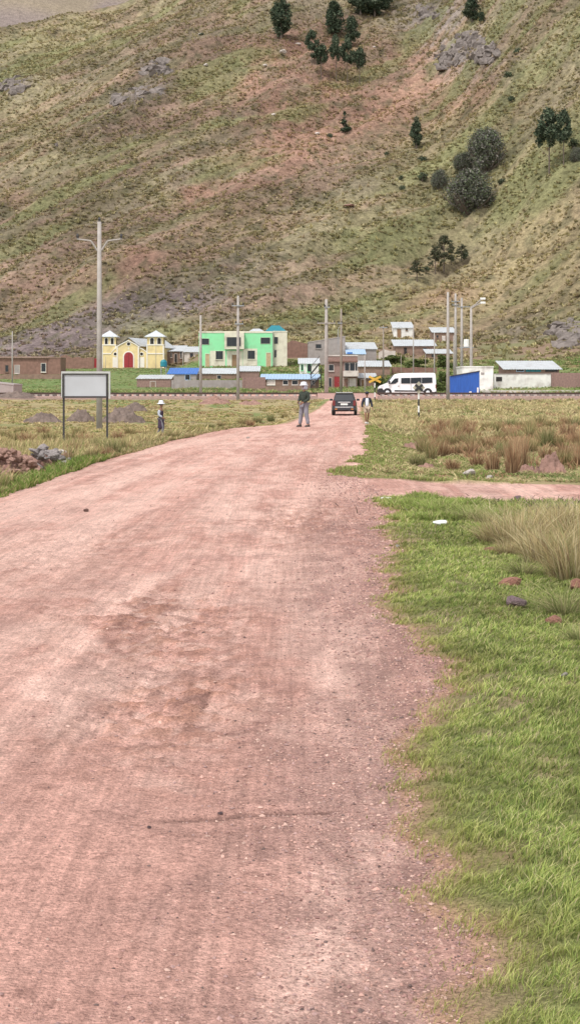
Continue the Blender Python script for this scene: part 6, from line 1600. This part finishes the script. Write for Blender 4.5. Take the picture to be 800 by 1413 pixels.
zl = [(22, 612, 22, 17, 'm'), (38, 613, 22, 16, 'r'), (68, 610, 20, 16, 'm'), (100, 612, 26, 18, 'm'), (120, 617, 22, 20, 'r'), (136, 626, 20, 24, 'g'), (157, 628, 24, 22, 'g'), (173, 624, 18, 18, 'm'), (190, 614, 20, 16, 'm'), (206, 607, 20, 14, 'm'), (28, 600, 20, 12, 'm'), (355, 584, 14, 10, 'g'), (374, 582, 12, 11, 'g'), (335, 587, 16, 11, 'm'), (345, 589, 12, 10, 'r'), (180, 601, 18, 12, 'm'), (240, 606, 18, 12, 'm'), (256, 601, 14, 9, 'm'), (60, 600, 20, 12, 'r'), (110, 601, 20, 12, 'm'), (163, 608, 18, 14, 'r'), (8, 606, 18, 14, 'm'), (50, 624, 26, 20, 'm'), (84, 628, 24, 20, 'm'), (104, 632, 26, 22, 'r'), (128, 636, 22, 20, 'm'), (290, 592, 14, 9, 'g'), (305, 590, 14, 9, 'm'), (96, 622, 22, 18, 'm'), (146, 632, 20, 16, 'r'), (392, 577, 10, 7, 'm'), (270, 596, 14, 10, 'm')]
for i, (a_, b_, w_, h_, c_) in enumerate(zl): tuss(a_, b_, w_ * 1.3, h_ * 1.25, c_, i=i)
for i, (a_, b_, w_, h_, c_, lab) in enumerate([(790, 798, 100, 84, 's', 'tallest straw tussock at the right edge of the verge'), (754, 778, 90, 68, 's', 'straw tussock just left of the tallest one'), (718, 754, 90, 66, 's', 'orange tinted straw tussock in the middle of the straw clump'), (684, 748, 70, 40, 's', 'leaning straw tussock at the left of the straw clump'), (800, 768, 90, 74, 's', 'straw tussock cut by the right edge of the photo'), (762, 738, 90, 54, 's', 'straw tussock at the back of the clump by the side track'), (735, 768, 50, 44, 's', 'short straw tussock low in the middle of the clump'), (792, 735, 90, 54, 's', 'straw tussock at the back right of the clump'), (700, 765, 50, 26, 's', 'small flattened straw tussock at the front of the clump'),
        (645, 718, 70, 28, 'a', 'arching green and brown tussock at the corner by the side track'), (778, 848, 100, 50, 'a', 'arching green tussock near the right edge'), (722, 792, 70, 30, 'a', 'loose arching tussock between the straw clump and the red clod'), (668, 722, 50, 26, 'a', 'green tussock behind the leaning straw one'), (800, 886, 70, 34, 'a', 'arching green tussock lowest at the right edge'), (615, 706, 50, 20, 'a', 'small arching tussock nearest the road corner')]):
    tuss(a_, b_, w_, h_, c_, lab, i)
n = 900; Y = RNG.uniform(13.2, 18.2, n); X = 2.15 + (18.2 - Y) * .02 + RNG.random(n) ** .7 * 3.2; d = fbm(X * 2.2, Y * 1.3, 3, 481); k = (d > .44) & (X > 2.0 + .25 * np.maximum(15.5 - Y, 0)); X, Y = X[k], Y[k]
clumps('dry_verge_straw', 'loose dry straw grass between the tall straw tussocks on the right verge', X, Y, RNG.uniform(.08, .24, len(X)), STRW, [3, 3, 3, 2, 2, 1], 12, np.full(len(X), .07), wk=.0005)
# woody debris by the side track
n = 1500; Xd = np.concatenate([RNG.normal(3.4, 1.0, 900), RNG.normal(5.2, 1.8, 600)]); Yd = np.concatenate([RNG.normal(18.4, .9, 900), RNG.normal(20.3, .5, 600)])
hd = RNG.uniform(.02, .10, n); Vb, Fb, Cb = blades(np.stack([Xd, Yd, zof(Xd, Yd)], 1), hd, RNG.uniform(.008, .022, n), RNG.normal(0, .12, (n, 2)), rand_col(n, [(.24, .18, .15), (.16, .11, .09), (.38, .31, .26)], [3, 2, 2]))
tag(link('dry_litter', np_mesh('dry_litter', Vb, Fb, Cb), M_LEAF), 'grey brown dead stalks and twigs beside the side track', 'litter', kind='stuff')
